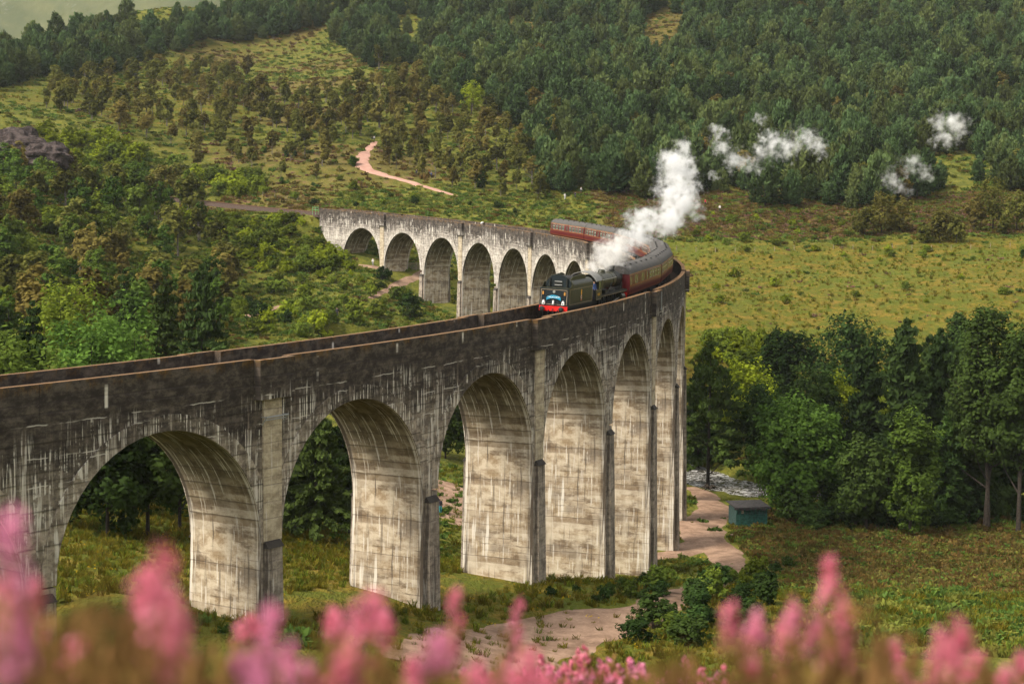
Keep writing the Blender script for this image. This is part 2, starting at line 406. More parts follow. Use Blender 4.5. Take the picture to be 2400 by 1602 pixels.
path([(570, 745), (610, 730), (660, 716)], [.7, 1.8, 1.0], 'pale rocky path in the valley behind the viaduct')
path([(840, 622), (868, 624), (900, 632)], [1.0, 1.6, .8], 'bare earth patch beside the far pier')
path([(985, 1215), (1040, 1172), (1090, 1140)], [5.5, 6.5, 5.0], 'wide dirt clearing seen through the arches')
# ------------------------------------------------------------------ weathered concrete
def concrete(name, kind):
    t = NT(name); uv = t.uv(); u, d, _ = t.sep(uv)
    off = t.n('CombineXYZ'); t.put(off.inputs[0], u); t.put(off.inputs[1], d)
    p = off.outputs[0]
    big, med, fine = t.noise(p, .16, 2, .6), t.noise(p, .7, 3, .7), t.noise(p, 6.0, 2, .7)
    lay = t.noise(t.scalev(p, (.12, 1.3, 1)), 1.0, 3, .6)                      # pour layers
    st = t.noise(t.scalev(p, (2.4, .10, 1)), 1.0, 4, .66)                     # runs of lime and soot
    st2 = t.noise(t.scalev(p, (6.5, .24, 1)), 1.0, 3, .62)
    bd = t.math('ADD', t.math('MULTIPLY', d, 1 / .52), t.math('MULTIPLY', med, .16))
    board = t.ramp(t.math('FRACT', bd), .06, .26, 1, 0)
    wn_ = t.n('TexWhiteNoise'); wn_.noise_dimensions = '1D'; t.put(wn_.inputs['W'], t.math('FLOOR', bd)); brd = wn_.outputs['Value']
    board = t.math('MULTIPLY', board, t.ramp(t.math('ADD', t.math('MULTIPLY', brd, .6), t.math('MULTIPLY', t.noise(t.scalev(p, (.6, 2.2, 1)), 1, 4, .7), 1.4)), .85, 1.25))
    grit = t.noise(t.scalev(p, (.75, 1.2, 1)), 1.3, 7, .74)
    white = (.64, .59, .51)
    if kind == 'soffit':
        c = t.mix(t.ramp(grit, .36, .62), (.27, .195, .115), (.52, .435, .32))
        c = t.mix(t.ramp(brd, .45, .75, 0, .55), c, (.20, .145, .092))
        c = t.mix(t.ramp(brd, .3, .1, 0, .4), c, (.52, .455, .36))
        c = t.mix(t.ramp(t.noise(t.scalev(p, (.35, .9, 1)), .8, 5, .7), .50, .64, 0, .85), c, (.135, .092, .056))
        c = t.mix(t.ramp(t.noise(t.scalev(p, (.25, .30, 1)), .7, 3, .6), .52, .62, 0, .6), c, (.19, .155, .12))
        c = t.mix(t.ramp(t.noise(t.scalev(p, (.5, .12, 1)), 1, 3), .52, .62, 0, .5), c, (.50, .43, .33))
        green = t.math('MULTIPLY', t.ramp(t.math('ADD', d, t.math('MULTIPLY', big, 4)), 10.8, 7.0), .85)
        dm = t.math('MODULO', d, 30.0)
        green = t.math('MULTIPLY', t.ramp(t.math('ADD', dm, t.math('MULTIPLY', big, 5)), 13.5, 7.5), .9)
        c = t.mix(green, c, t.mix(t.ramp(grit, .4, .6), (.055, .045, .024), (.12, .098, .055)))
        drip = t.math('MULTIPLY', t.ramp(st, .56, .63), t.ramp(t.noise(t.scalev(p, (.6, .22, 1)), 1, 3), .40, .54))
        c = t.mix(t.math('MULTIPLY', drip, .9), c, white)
        c = t.mix(t.ramp(st, .43, .34, 0, .85), c, (.085, .066, .05))
        drip2 = t.math('MULTIPLY', t.ramp(st2, .58, .65), t.ramp(t.noise(t.scalev(p, (.6, .4, 1)), 1.3, 3), .47, .56))
        c = t.mix(t.math('MULTIPLY', drip2, .8), c, white)
        edge = t.ramp(t.math('ADD', t.math('ABSOLUTE', u), t.math('MULTIPLY', med, .5)), 2.75, 3.15)
        c = t.mix(t.math('MULTIPLY', edge, t.ramp(st2, .4, .6)), c, white)
        edge2 = t.ramp(t.math('SUBTRACT', t.math('ABSOLUTE', u), t.math('MULTIPLY', med, .6)), 2.0, 2.6)
        c = t.mix(t.math('MULTIPLY', edge2, t.ramp(st, .56, .44)), c, (.08, .062, .045))
        c = t.mix(t.math('MULTIPLY', board, .55), c, (.075, .056, .04))
    elif kind in ('face', 'parapet'):
        dd = t.math('ADD', d, t.math('MULTIPLY', t.math('SUBTRACT', big, .5), 6.0))
        dd = t.math('ADD', dd, t.math('MULTIPLY', t.math('SUBTRACT', st, .5), 5.0))
        c = t.mix(t.ramp(grit, .34, .64), (.14, .112, .086), (.40, .335, .255))
        c = t.mix(t.ramp(med, .48, .66, 0, .75), c, (.11, .086, .066))
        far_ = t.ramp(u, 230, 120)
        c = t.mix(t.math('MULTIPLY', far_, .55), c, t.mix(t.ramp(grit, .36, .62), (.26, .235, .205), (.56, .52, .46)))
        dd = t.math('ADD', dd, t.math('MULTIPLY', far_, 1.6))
        soot = t.ramp(dd, 3.0, 7.8, 1, .06)
        sootc = t.mix(t.ramp(grit, .40, .70), (.026, .021, .018), (.110, .088, .070))
        sootc = t.mix(t.math('MULTIPLY', t.ramp(d, 1.6, 4.0), t.ramp(st, .5, .66)), sootc, (.15, .118, .095))
        c = t.mix(t.math('MULTIPLY', soot, .95), c, sootc)
        band = t.math('MULTIPLY', t.ramp(dd, 2.2, 3.6), t.ramp(d, 15, 9))
        runs = t.math('MULTIPLY', t.ramp(st2, .52, .59), band)
        runs = t.math('MULTIPLY', runs, t.ramp(t.noise(t.scalev(p, (.5, .7, 1)), 1, 4, .7), .43, .53))
        c = t.mix(t.math('MULTIPLY', runs, .92), c, white)
        runs2 = t.math('MULTIPLY', t.ramp(st, .56, .63), t.ramp(d, 3.5, 6))
        c = t.mix(t.math('MULTIPLY', runs2, .75), c, white)
        c = t.mix(t.math('MULTIPLY', t.ramp(st, .42, .33), t.ramp(d, 6, 9)), c, (.05, .038, .03))
        c = t.mix(t.math('MULTIPLY', board, .6), c, (.035, .028, .024))
        for lvl in (2.33, 4.1, 5.6):
            crack = t.ramp(t.math('ABSOLUTE', t.math('SUBTRACT', t.math('ADD', d, t.math('MULTIPLY', med, .3)), lvl)), .0, .05, 1, 0)
            crack = t.math('MULTIPLY', crack, t.ramp(t.noise(t.scalev(p, (.35, 0, 1)), 1, 3), .48, .56))
            c = t.mix(t.math('MULTIPLY', crack, .75), c, white)
        if kind == 'parapet':
            jx = t.math('MULTIPLY', t.math('ABSOLUTE', t.math('SUBTRACT', t.math('FRACT', t.math('ADD', t.math('MULTIPLY', u, 1 / 8.535), t.math('MULTIPLY', med, .006))), .5)), 8.535)
            c = t.mix(t.math('MULTIPLY', t.ramp(jx, .16, .05), t.ramp(t.noise(t.scalev(p, (.13, .9, 1)), 1, 3), .50, .62)), c, white)
            moss = t.math('MULTIPLY', t.ramp(t.math('ADD', d, t.math('MULTIPLY', st2, 1.0)), 1.15, .25), t.ramp(t.noise(p, .9, 4, .7), .46, .6))
            c = t.mix(t.math('MULTIPLY', moss, .75), c, t.mix(t.ramp(fine, .3, .7), (.10, .045, .006), (.23, .12, .012)))
    elif kind == 'pilaster':
        c = t.mix(t.ramp(grit, .34, .66), (.27, .215, .145), (.54, .455, .32))
        c = t.mix(t.ramp(st, .42, .3, 0, .9), c, (.08, .065, .05))
        c = t.mix(t.ramp(st2, .6, .7, 0, .8), c, white)
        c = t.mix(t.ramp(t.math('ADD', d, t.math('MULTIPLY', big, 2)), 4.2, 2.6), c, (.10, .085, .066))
        c = t.mix(t.math('MULTIPLY', board, .5), c, (.1, .08, .06))
    elif kind == 'pier':
        c = t.mix(t.ramp(grit, .34, .66), (.15, .122, .096), (.38, .32, .25))
        c = t.mix(t.ramp(st, .50, .40, 0, .75), c, (.070, .056, .046))
        c = t.mix(t.ramp(st2, .60, .68, 0, .8), c, white)
        c = t.mix(t.ramp(big, .56, .66, 0, .5), c, (.40, .33, .25))
        c = t.mix(t.math('MULTIPLY', board, .4), c, (.05, .04, .035))
    elif kind == 'coping':
        c = t.mix(t.ramp(t.noise(p, 1.2, 5, .7), .35, .65), (.15, .065, .014), (.26, .17, .105))
        c = t.mix(t.ramp(big, .5, .6, 0, .7), c, (.09, .065, .04))
        c = t.mix(t.ramp(st, .62, .66, 0, .7), c, white)
    h = t.math('SUBTRACT', t.math('MULTIPLY', grit, .8), t.math('MULTIPLY', board, .7))
    return t.pbr(c, .92, normal=t.bump(h, .55, .06), spec=.15)
M_FACE, M_SOFFIT, M_PARA, M_PIL, M_PIER, M_COPE = [concrete('concrete_' + k, k) for k in ('face', 'soffit', 'parapet', 'pilaster', 'pier', 'coping')]
M_DARK = plain('weathered_dark_concrete', (.045, .038, .032), .9)

NSPAN = 21
viaduct = prop(empty('viaduct', cl(11 * SP, 0, -30)), 'long curved weathered concrete railway viaduct of many round arches', 'viaduct')
def vpart(name, V, F, mats, uv, parent=None, midx=None):
    me = to_mesh(name, V, F, mats, uv=uv, midx=midx)
    o = link(name, me, parent or viaduct)
    o.matrix_parent_inverse = (parent or viaduct).matrix_world.inverted() if parent is None else Matrix.Identity(4)
    return o
bpy.context.view_layer.update()
VINV = viaduct.matrix_world.inverted()
def vobj(name, me, parent=None):
    """a mesh in world coordinates under the viaduct, or under a part of it"""
    o = link(name, me, parent or viaduct)
    if parent is None: o.matrix_parent_inverse = VINV
    return o
SPRING = CROWN + RAD      # springing below the parapet top
DECK = 1.95
for k in range(1, NSPAN + 1):
    sc_ = k * SP; z0 = ztop(sc_)
    ths = np.linspace(math.pi, 0, 25)
    cols = [(sc_ - SP / 2, SPRING + (z0 - ztop(sc_ - SP / 2)) * -1)] + [(sc_ + RAD * math.cos(a), SPRING - RAD * math.sin(a)) for a in ths] + [(sc_ + SP / 2, SPRING)]
    V, UV, F, M = [], [], [], []
    for off in (HALF, -HALF):
        b = len(V)
        for i, (s, dep) in enumerate(cols):
            zi = z0 - dep if 0 < i < len(cols) - 1 else z0 - SPRING
            x, y, zt = cl(s, off, 0)
            V.append((x, y, zi)); UV.append((s, zt - zi))
            V.append((x, y, zt - DECK)); UV.append((s, DECK))
        for i in range(len(cols) - 1):
            q = (b + 2 * i, b + 2 * i + 2, b + 2 * i + 3, b + 2 * i + 1)
            F.append(q if off > 0 else q[::-1]); M.append(0)
    b = len(V)
    for i, a in enumerate(ths):                       # soffit
        s, dep = cols[i + 1]
        for off in (HALF, -HALF):
            x, y, zt = cl(s, off, 0); V.append((x, y, z0 - dep)); UV.append((off, zt - (z0 - dep) + (30 if s > sc_ else 0)))
    for i in range(len(ths) - 1):
        F.append((b + 2 * i, b + 2 * i + 1, b + 2 * i + 3, b + 2 * i + 2)); M.append(1)
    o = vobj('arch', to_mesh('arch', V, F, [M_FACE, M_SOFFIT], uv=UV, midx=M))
    # ring of the arch, a little proud of each face
    for off, sg in ((HALF, 1), (-HALF, -1)):
        V, UV, F = [], [], []
        r1 = RAD + .95
        for i, a in enumerate(ths):
            a2 = a
            for r, pr in ((RAD, 0.0), (RAD, .07), (r1, .07), (r1, 0.0)):
                s = sc_ + r * math.cos(a); zz = z0 - SPRING + r * math.sin(a)
                s = min(max(s, sc_ - SP / 2 + .02), sc_ + SP / 2 - .02)
                x, y, zt = cl(s, off + sg * pr, 0); V.append((x, y, zz)); UV.append((s, zt - zz + 1.2))
        for i in range(len(ths) - 1):
            for j in range(3):
                q = (4 * i + j, 4 * i + j + 1, 4 * i + 4 + j + 1, 4 * i + 4 + j); F.append(q if sg < 0 else q[::-1])
        vobj('arch_ring', to_mesh('arch_ring', V, F, M_FACE, uv=UV), None)

def sbox(s, hs0, hs1, o0a, o1a, o0b, o1b, za, zb, uvmode='face', n=1):
    """a block on the bridge: half length hs0 at its top za and hs1 at its bottom zb (world z), from offset o0 to o1 (a top, b bottom)"""
    V, UV, F, M = [], [], [], []
    zt = ztop(s)
    def quad(ps, uvs, m):
        b = len(V); V.extend(ps); UV.extend(uvs); F.append((b, b + 1, b + 2, b + 3)); M.append(m)
    def P(ds, off, z): x, y, _ = cl(s + ds, off); return (x, y, z)
    A = {(i, j): (i * hs0, (o0a, o1a)[j]) for i in (-1, 1) for j in (0, 1)}
    B = {(i, j): (i * hs1, (o0b, o1b)[j]) for i in (-1, 1) for j in (0, 1)}
    for i in (-1, 1):    # flanks, facing along the bridge
        quad([P(*A[i, 0], za), P(*A[i, 1], za), P(*B[i, 1], zb), P(*B[i, 0], zb)], [(o0a, zt - za + (30 if i < 0 else 0)), (o1a, zt - za + (30 if i < 0 else 0)), (o1b, zt - zb + (30 if i < 0 else 0)), (o0b, zt - zb + (30 if i < 0 else 0))], 0)
    for j in (0, 1):     # faces
        quad([P(*A[-1, j], za), P(*A[1, j], za), P(*B[1, j], zb), P(*B[-1, j], zb)], [(s - hs0, zt - za), (s + hs0, zt - za), (s + hs1, zt - zb), (s - hs1, zt - zb)], 1)
    quad([P(*A[-1, 0], za), P(*A[1, 0], za), P(*A[1, 1], za), P(*A[-1, 1], za)], [(s, 0)] * 4, 1)
    return V, F, UV, M
def sobj(name, args, mats, parent=None):
    V, F, UV, M = sbox(*args)
    me = to_mesh(name, V, F, mats, uv=UV, midx=M if len(mats) > 1 else None)
    bm = bmesh.new(); bm.from_mesh(me); bmesh.ops.remove_doubles(bm, verts=bm.verts, dist=.0005); bmesh.ops.recalc_face_normals(bm, faces=bm.faces); bm.to_mesh(me); bm.free()
    return vobj(name, me, parent)

PT = (SP - 2 * RAD) / 2
BASES = {}
for k in range(0, NSPAN + 1):
    s = (k + .5) * SP; zt = ztop(s)
    zs = min(ztop(k * SP) if k else 99, ztop((k + 1) * SP) if k < NSPAN else 99) - SPRING + .0
    x, y, _ = cl(s); g = ground(x, y, -20)
    g = min(g, *[ground(*cl(s, o)[:2], -20) for o in (-3.4, 3.4)])
    zb = min(g - 1.0, zs - 2.5); BASES[k] = g
    if k in (0, NSPAN):      # abutments
        sg = -1 if k == 0 else 1
        sa = s + sg * 8.0
        V, F, UV, M = [], [], [], []
        for off in (HALF, -HALF):
            b = len(V)
            for ss_ in np.linspace(s - sg * PT, s + sg * (8.4 if k == 0 else 15), 6):
                xx, yy, z_ = cl(ss_, off); gg = ground(xx, yy, 0)
                for zz in (z_ - DECK, min(gg - 2.0, z_ - DECK - .5, zs if k else 99)): V.append((xx, yy, zz)); UV.append((ss_, z_ - zz))
            for i in range(5): q = (b + 2 * i, b + 2 * i + 1, b + 2 * i + 3, b + 2 * i + 2); F.append(q); M.append(0)
        b = len(V)
        for off in (HALF, -HALF):
            for zz in (zs + .6, zb - 3): xx, yy, z_ = cl(s - sg * PT, off); V.append((xx, yy, zz)); UV.append((off, z_ - zz))
        F.append((b, b + 1, b + 3, b + 2)); M.append(1)
        vobj('abutment', to_mesh('abutment', V, F, [M_FACE, M_SOFFIT], uv=UV, midx=M))
        if k == NSPAN: continue
    H = zs - zb; bt = H / 55
    if k: pier = sobj('pier', (s, PT, PT + bt, -HALF, HALF, -HALF - bt, HALF + bt, zs + .35, zb), [M_SOFFIT, M_PIER])
    else: pier = None
    if k:
        for sg in (-1, 1):        # buttress below the springing and its sloped cap
            o0, o1 = sg * (HALF - .3), sg * (HALF + .34)
            zc = zs - .35
            b = sobj('buttress', (s, .62, .62 + bt * .6, o0, o1, o0, o1 + sg * bt, zc, zb), [M_PIER, M_PIER], pier)
            V, F, UV, M = sbox(s, .66, .72, sg * (HALF - .2), sg * (HALF + .10), sg * (HALF - .2), sg * (HALF + .44), zc + .42, zc + .02)
            me = to_mesh('impost_cap', V, F, M_DARK, uv=UV); vobj('impost_cap', me, pier)
    # pilaster, refuge over every second pier
    if k % 2 == 1:
        for sg in (-1, 1):
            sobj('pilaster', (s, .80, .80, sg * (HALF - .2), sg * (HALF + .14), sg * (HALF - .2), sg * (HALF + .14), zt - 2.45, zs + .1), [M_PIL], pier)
# parapets and refuges
PW, RW, RP = .46, 1.55, .55      # parapet thickness, refuge half length, refuge projection
def wall(name, sa, sb, oin, oout, ztopd, zbotd, mat, n=8, parent=None, twotone=True):
    ss_ = np.linspace(sa, sb, n + 1); V, UV, F, M = [], [], [], []
    prof = [(oin, zbotd), (oin, ztopd), (oout, ztopd), (oout, zbotd)]
    for s in ss_:
        for o_, d in prof:
            x, y, zt = cl(s, o_); V.append((x, y, zt - d)); UV.append((s + (0 if abs(o_) > HALF - .1 else 77), d if d else .02))
    for i in range(n):
        for j in range(3):
            F.append((4 * i + j, 4 * i + j + 1, 4 * i + 5 + j, 4 * i + 4 + j)); M.append(1 if j == 1 else 0)
        F.append((4 * i + 3, 4 * i, 4 * i + 4, 4 * i + 7)); M.append(0)
    F.append((0, 1, 2, 3)); M.append(0); e = 4 * n; F.append((e + 3, e + 2, e + 1, e)); M.append(0)
    me = to_mesh(name, V, F, [mat, M_COPE], uv=UV, midx=M)
    bm = bmesh.new(); bm.from_mesh(me); bmesh.ops.recalc_face_normals(bm, faces=bm.faces); bm.to_mesh(me); bm.free()
    return vobj(name, me, parent)
for sg in (-1, 1):
    oo, oi = sg * (HALF + .02), sg * (HALF + .02 - PW)
    cuts = [.1] + [c for k in range(1, NSPAN + 1, 2) for c in ((k + .5) * SP - RW, (k + .5) * SP + RW)] + [(NSPAN + .5) * SP + 15]
    for a, b in zip(cuts[0::2], cuts[1::2]):
        mid = np.linspace(a, b, 3) if b - a > 20 else [a, b]
        for p0, p1 in zip(mid[:-1], mid[1:]):
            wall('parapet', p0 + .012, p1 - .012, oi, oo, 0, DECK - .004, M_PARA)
    for k in range(1, NSPAN + 1, 2):
        s = (k + .5) * SP
        r = wall('refuge', s - RW, s + RW, sg * (HALF + RP - .40), sg * (HALF + RP), .02, 2.45, M_PARA, 3)
        for e in (-1, 1):
            wall('refuge_return', s + e * RW - .18 if e > 0 else s - RW + .001, s + RW - .001 if e > 0 else s - RW + .18, oi + sg * .02, sg * (HALF + RP - .403), .022, 2.44, M_PARA, 1, r)
        wall('refuge_floor', s - RW + .19, s + RW - .19, sg * (HALF - .6), sg * (HALF + RP - .41), 1.6, 2.43, M_DARK, 1, r)

# ------------------------------------------------------------------ track
t = NT('ballast'); P = t.pos(); n, n2 = t.noise(P, 1.2, 4), t.noise(P, 9, 4, .7)
M_BALLAST = t.pbr(t.mix(t.ramp(n2, .35, .7), (.035, .026, .021), (.12, .08, .06)), .95, normal=t.bump(n2, 1, .08), spec=.1)
M_RAIL = plain('rail_steel', (.13, .075, .05), .55, .6)
M_SLEEP = plain('sleeper_timber', (.06, .048, .038), .9)
track = prop(empty('railway_track', cl(-4 * SP, 0, RAIL)), 'single railway track with brown ballast running over the viaduct', 'railway track')
bpy.context.view_layer.update(); TINV = track.matrix_world.inverted()
def tobj(name, me):
    o = link(name, me, track); o.matrix_parent_inverse = TINV; return o
ss_ = np.arange(-150, 22.3 * SP, 2.0)
def strip(prof, s_list):
    V, F = [], []; n = len(prof)
    for s in s_list:
        for o_, d in prof: x, y, zt = cl(s, o_); V.append((x, y, zt + d))
    for i in range(len(s_list) - 1):
        for j in range(n - 1): F.append((n * i + j, n * i + j + 1, n * i + n + j + 1, n * i + n + j))
    return V, F
V, F = strip([(-2.5, RAIL - .55), (-1.7, RAIL - .17), (1.7, RAIL - .17), (2.5, RAIL - .55)], ss_[ss_ > -3])
tobj('ballast', to_mesh('ballast', V, F, M_BALLAST, smooth=True))
V, F = strip([(-2.6, RAIL - 1.0), (-1.6, RAIL - .17), (1.6, RAIL - .17), (2.6, RAIL - 1.0)], ss_[ss_ < 1])
tobj('ballast', to_mesh('ballast', V, F, M_BALLAST, smooth=True))
for o_ in (-.7525, .7525):
    V, F = strip([(o_ - .06, RAIL - .16), (o_ - .035, RAIL), (o_ + .035, RAIL), (o_ + .06, RAIL - .16)], ss_)
    tobj('rail', to_mesh('rail', V, F, M_RAIL))
sl = MB()
for s in np.arange(-150, 22 * SP, .75):
    x, y, z = cl(s, 0, RAIL - .19); sl.box((x, y, z), (.12, 1.25, .06), 0, Matrix.Rotation(heading(s), 3, 'Z'))
prop(tobj('sleepers', sl.mesh('sleepers', M_SLEEP, fix=False)), kind='stuff')
# ------------------------------------------------------------------ foliage
def leaf_mat(name, dark, light, alt, altmix=.5, trans=.35):
    """leaf colour varies from clump to clump (tint) and from plant to plant (alt)"""
    t = NT(name)
    c = t.mix(t.attr('tint'), dark, light)
    r = t.rnd()
    c = t.mix(t.math('MULTIPLY', t.ramp(r, .25, 1.0), altmix), c, alt)
    hv = t.n('HueSaturation'); t.put(hv.inputs['Color'], c)
    t.put(hv.inputs['Value'], t.math('ADD', .62, t.math('MULTIPLY', t.math('FRACT', t.math('MULTIPLY', r, 7.31)), .75)))
    d = t.n('BsdfDiffuse'); t.put(d.inputs['Color'], hv.outputs[0])
    tr = t.n('BsdfTranslucent'); t.put(tr.inputs['Color'], hv.outputs[0])
    m = t.n('MixShader'); m.inputs[0].default_value = trans
    t.t.links.new(d.outputs[0], m.inputs[1]); t.t.links.new(tr.outputs[0], m.inputs[2]); t.t.links.new(m.outputs[0], t.out.inputs['Surface'])
    return t.m
L_PINE = leaf_mat('pine_needles', (0.017, 0.034, 0.014), (0.088, 0.142, 0.050), (0.125, 0.132, 0.036), .5, .25)
L_SPRUCE = leaf_mat('spruce_needles', (0.014, 0.028, 0.011), (0.056, 0.092, 0.026), (0.066, 0.084, 0.018), .5, .2)
L_BIRCH = leaf_mat('birch_leaves', (0.046, 0.054, 0.013), (0.185, 0.185, 0.040), (0.190, 0.128, 0.038), .55)
L_BROAD = leaf_mat('broad_leaves', (0.030, 0.061, 0.014), (0.115, 0.200, 0.033), (0.167, 0.187, 0.031), .45)
L_DEEP = leaf_mat('deep_green_leaves', (0.011, 0.025, 0.009), (0.058, 0.102, 0.025), (0.070, 0.090, 0.018), .4)
L_BUSH = leaf_mat('bush_leaves', (0.048, 0.071, 0.011), (0.204, 0.247, 0.027), (0.100, 0.147, 0.027), .7)
L_GOLDBUSH = leaf_mat('yellow_green_leaves', (0.089, 0.116, 0.009), (0.315, 0.367, 0.025), (0.168, 0.221, 0.020), .5)
L_BRACK = leaf_mat('bracken_fronds', (0.045, 0.082, 0.018), (0.151, 0.234, 0.045), (0.203, 0.195, 0.038), .8)
L_BRACKB = leaf_mat('rusty_bracken_fronds', (0.066, 0.046, 0.016), (0.198, 0.124, 0.040), (0.114, 0.109, 0.028), .8)
L_HEATH = leaf_mat('hill_heather', (0.085, 0.050, 0.038), (0.285, 0.144, 0.118), (0.154, 0.110, 0.059), .6)
L_TUFT = leaf_mat('grass_blades', (0.080, 0.074, 0.010), (0.225, 0.170, 0.026), (0.110, 0.125, 0.014), .8)
L_RAG = leaf_mat('yellow_blossom', (0.350, 0.220, 0.010), (0.620, 0.440, 0.020), (0.120, 0.140, 0.020), .3)
M_BARK = plain('bark', (.035, .027, .021), .95, var=.35, scale=5)
M_BIRCHBARK = plain('birch_bark', (.13, .11, .09), .9, var=.45, scale=4)

def unit(v): return v / (np.linalg.norm(v, axis=-1, keepdims=True) + 1e-9)
def leaves(R, cen, rad, m, size, aspect=1.6, up=.25, spike=0.0, crown_c=None, flat=(1, 1, 1), ct=None):
    """leaf quads spread through clumps: cen (n,3), rad (n,), m leaves a clump; spike>0 points the blades outward and up (needles)"""
    n = len(cen); cen = np.repeat(cen, m, 0); rad = np.repeat(np.broadcast_to(rad, (n,)), m)
    tint = np.repeat(R.rand(n) if ct is None else np.asarray(ct), m) * .68 + R.rand(n * m) * .32
    d = unit(R.randn(n * m, 3)); q = R.rand(n * m) ** .45
    out = d * np.array(flat)
    p = cen + out * (rad * q)[:, None]
    cc = np.array(crown_c if crown_c is not None else cen.mean(0))
    oc = unit(p - cc)
    nrm = unit(.8 * unit(out) + .7 * oc + np.array([0, 0, up]) + .45 * R.randn(n * m, 3))
    if spike:
        a = unit(oc * .9 + np.array([0, 0, spike]) + .55 * R.randn(n * m, 3))
    else:
        a = unit(np.cross(nrm, R.randn(n * m, 3)))
    b = unit(np.cross(nrm, a))
    if spike: nrm = unit(.5 * nrm + .5 * oc + np.array([0, 0, .35]))
    sz = size * (.6 + .8 * R.rand(n * m))[:, None]
    a = a * sz * aspect * .5; b = b * sz * .5
    V = np.stack([p - a, p + b * .9 + a * .1, p + a, p - b * .9 + a * .1], 1).reshape(-1, 3)
    N = np.repeat(nrm, 4, 0); T = np.repeat(tint, 4)
    return V, N, T
def leaf_mesh(name, parts, mat):
    V = np.concatenate([p[0] for p in parts]); N = np.concatenate([p[1] for p in parts]); T = np.concatenate([p[2] for p in parts])
    F = np.arange(len(V)).reshape(-1, 4)
    me = to_mesh(name, V, F, mat, col=np.clip(T, 0, 1))
    return me
def trunk_mesh(name, R, h, r, mat, limbs=5, lean=.04, lo=.35, reach=.25, stems=1):
    b = MB()
    for st in range(stems):
        a0 = R.rand() * 6.28; base = Vector((0, 0, 0)) if stems == 1 else Vector((math.cos(a0) * .25, math.sin(a0) * .25, 0))
        lx, ly = (R.rand(2) - .5) * 2 * (lean if stems == 1 else .16)
        pts = [base + Vector((lx * h * t * t, ly * h * t * t, h * t - (.4 if t == 0 else 0))) for t in (0, .06, .25, .5, .75, 1)]
        b.tube(pts, [r * 1.35, r, r * .82, r * .6, r * .36, r * .08], 7)
        for i in range(limbs):
            t = lo + (.92 - lo) * (i + R.rand()) / limbs; a = R.rand() * 6.28; L = h * reach * (1.2 - t)
            p0 = base + Vector((lx * h * t * t, ly * h * t * t, h * t)); e = p0 + Vector((math.cos(a) * L, math.sin(a) * L, L * .7))
            b.tube([p0, (p0 + e) / 2 + Vector((0, 0, -.06 * L)), e], [r * .4 * (1.15 - t), r * .25 * (1.15 - t), r * .06], 5, caps=False)
    return b.mesh(name, mat, smooth=True, fix=False)

# every maker returns (trunk mesh, crown mesh) of a plant 1 unit = 1 m, about `h` tall
def mk_pine(seed, h=9.0, wide=.36):
    R = np.random.RandomState(seed); C, Rd, CT = [], [], []
    tiers = 8; pw = .42 + .25 * R.rand()
    for i in range(tiers):
        t = .12 + .85 * i / (tiers - 1); r = h * wide * (1 - t) ** pw * (.8 + .35 * R.rand()) * (.8 if t < .2 else 1)
        nb = max(2, int(round(8 * (1 - t) ** .6 + 1))); a0 = R.rand() * 6.28
        for j in range(nb):
            if R.rand() < .1: continue
            a = a0 + 6.283 * (j + .5 * R.rand()) / nb; rr = r * (.7 + .45 * R.rand()); lt = R.rand()
            for f in ((1.0, .6) if r > h * .1 else (.8,)):
                C.append((math.cos(a) * rr * f, math.sin(a) * rr * f, h * t + rr * f * .22)); Rd.append(h * .078 * (.65 + .6 * R.rand())); CT.append(min(1, max(0, .15 + .55 * t + .5 * (lt - .4))))  # tint rises with height: lit top and shaded underside painted into the crown
    C.append((0, 0, h * .98)); Rd.append(h * .035); CT.append(.9)
    C, Rd = np.array(C), np.array(Rd)
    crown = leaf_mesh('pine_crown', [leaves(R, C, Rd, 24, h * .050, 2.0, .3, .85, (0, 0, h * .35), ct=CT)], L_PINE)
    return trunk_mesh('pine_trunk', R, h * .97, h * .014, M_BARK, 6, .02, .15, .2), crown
def mk_spruce(seed, h=16.0, wide=.2, mat=None, m=16, size=.55, gappy=False):
    R = np.random.RandomState(seed); C, Rd = [], []
    tiers = 20
    for i in range(tiers):
        t = (.14 if not gappy else .2) + (.85 if not gappy else .79) * i / (tiers - 1); r = h * wide * (1 - t) ** .75 * (.8 + .45 * R.rand())
        nb = max(2, int(8 * (1 - t) ** .5)); a0 = R.rand() * 6.28
        for j in range(nb):
            if R.rand() < (.3 if gappy else .08): continue
            a = a0 + 6.283 * (j + .5 * R.rand()) / nb; rr = r * (.7 + .55 * R.rand())
            for f in (.35, .7, 1.0):
                if rr * f < .25: continue
                C.append((math.cos(a) * rr * f, math.sin(a) * rr * f, h * t + rr * (.12 * f - .22 * f * f))); Rd.append((.42 + .3 * R.rand()) * h / 16)
    C.append((0, 0, h * .985)); Rd.append(.25)
    C, Rd = np.array(C), np.array(Rd)
    crown = leaf_mesh('conifer_crown', [leaves(R, C, Rd, m, size * h / 16, 2.0, .3, .05, (0, 0, h * .35), (1, 1, .45))], mat or L_SPRUCE)
    return trunk_mesh('conifer_trunk', R, h * .97, h * .013, M_BARK, 14, .015, .08, .16), crown
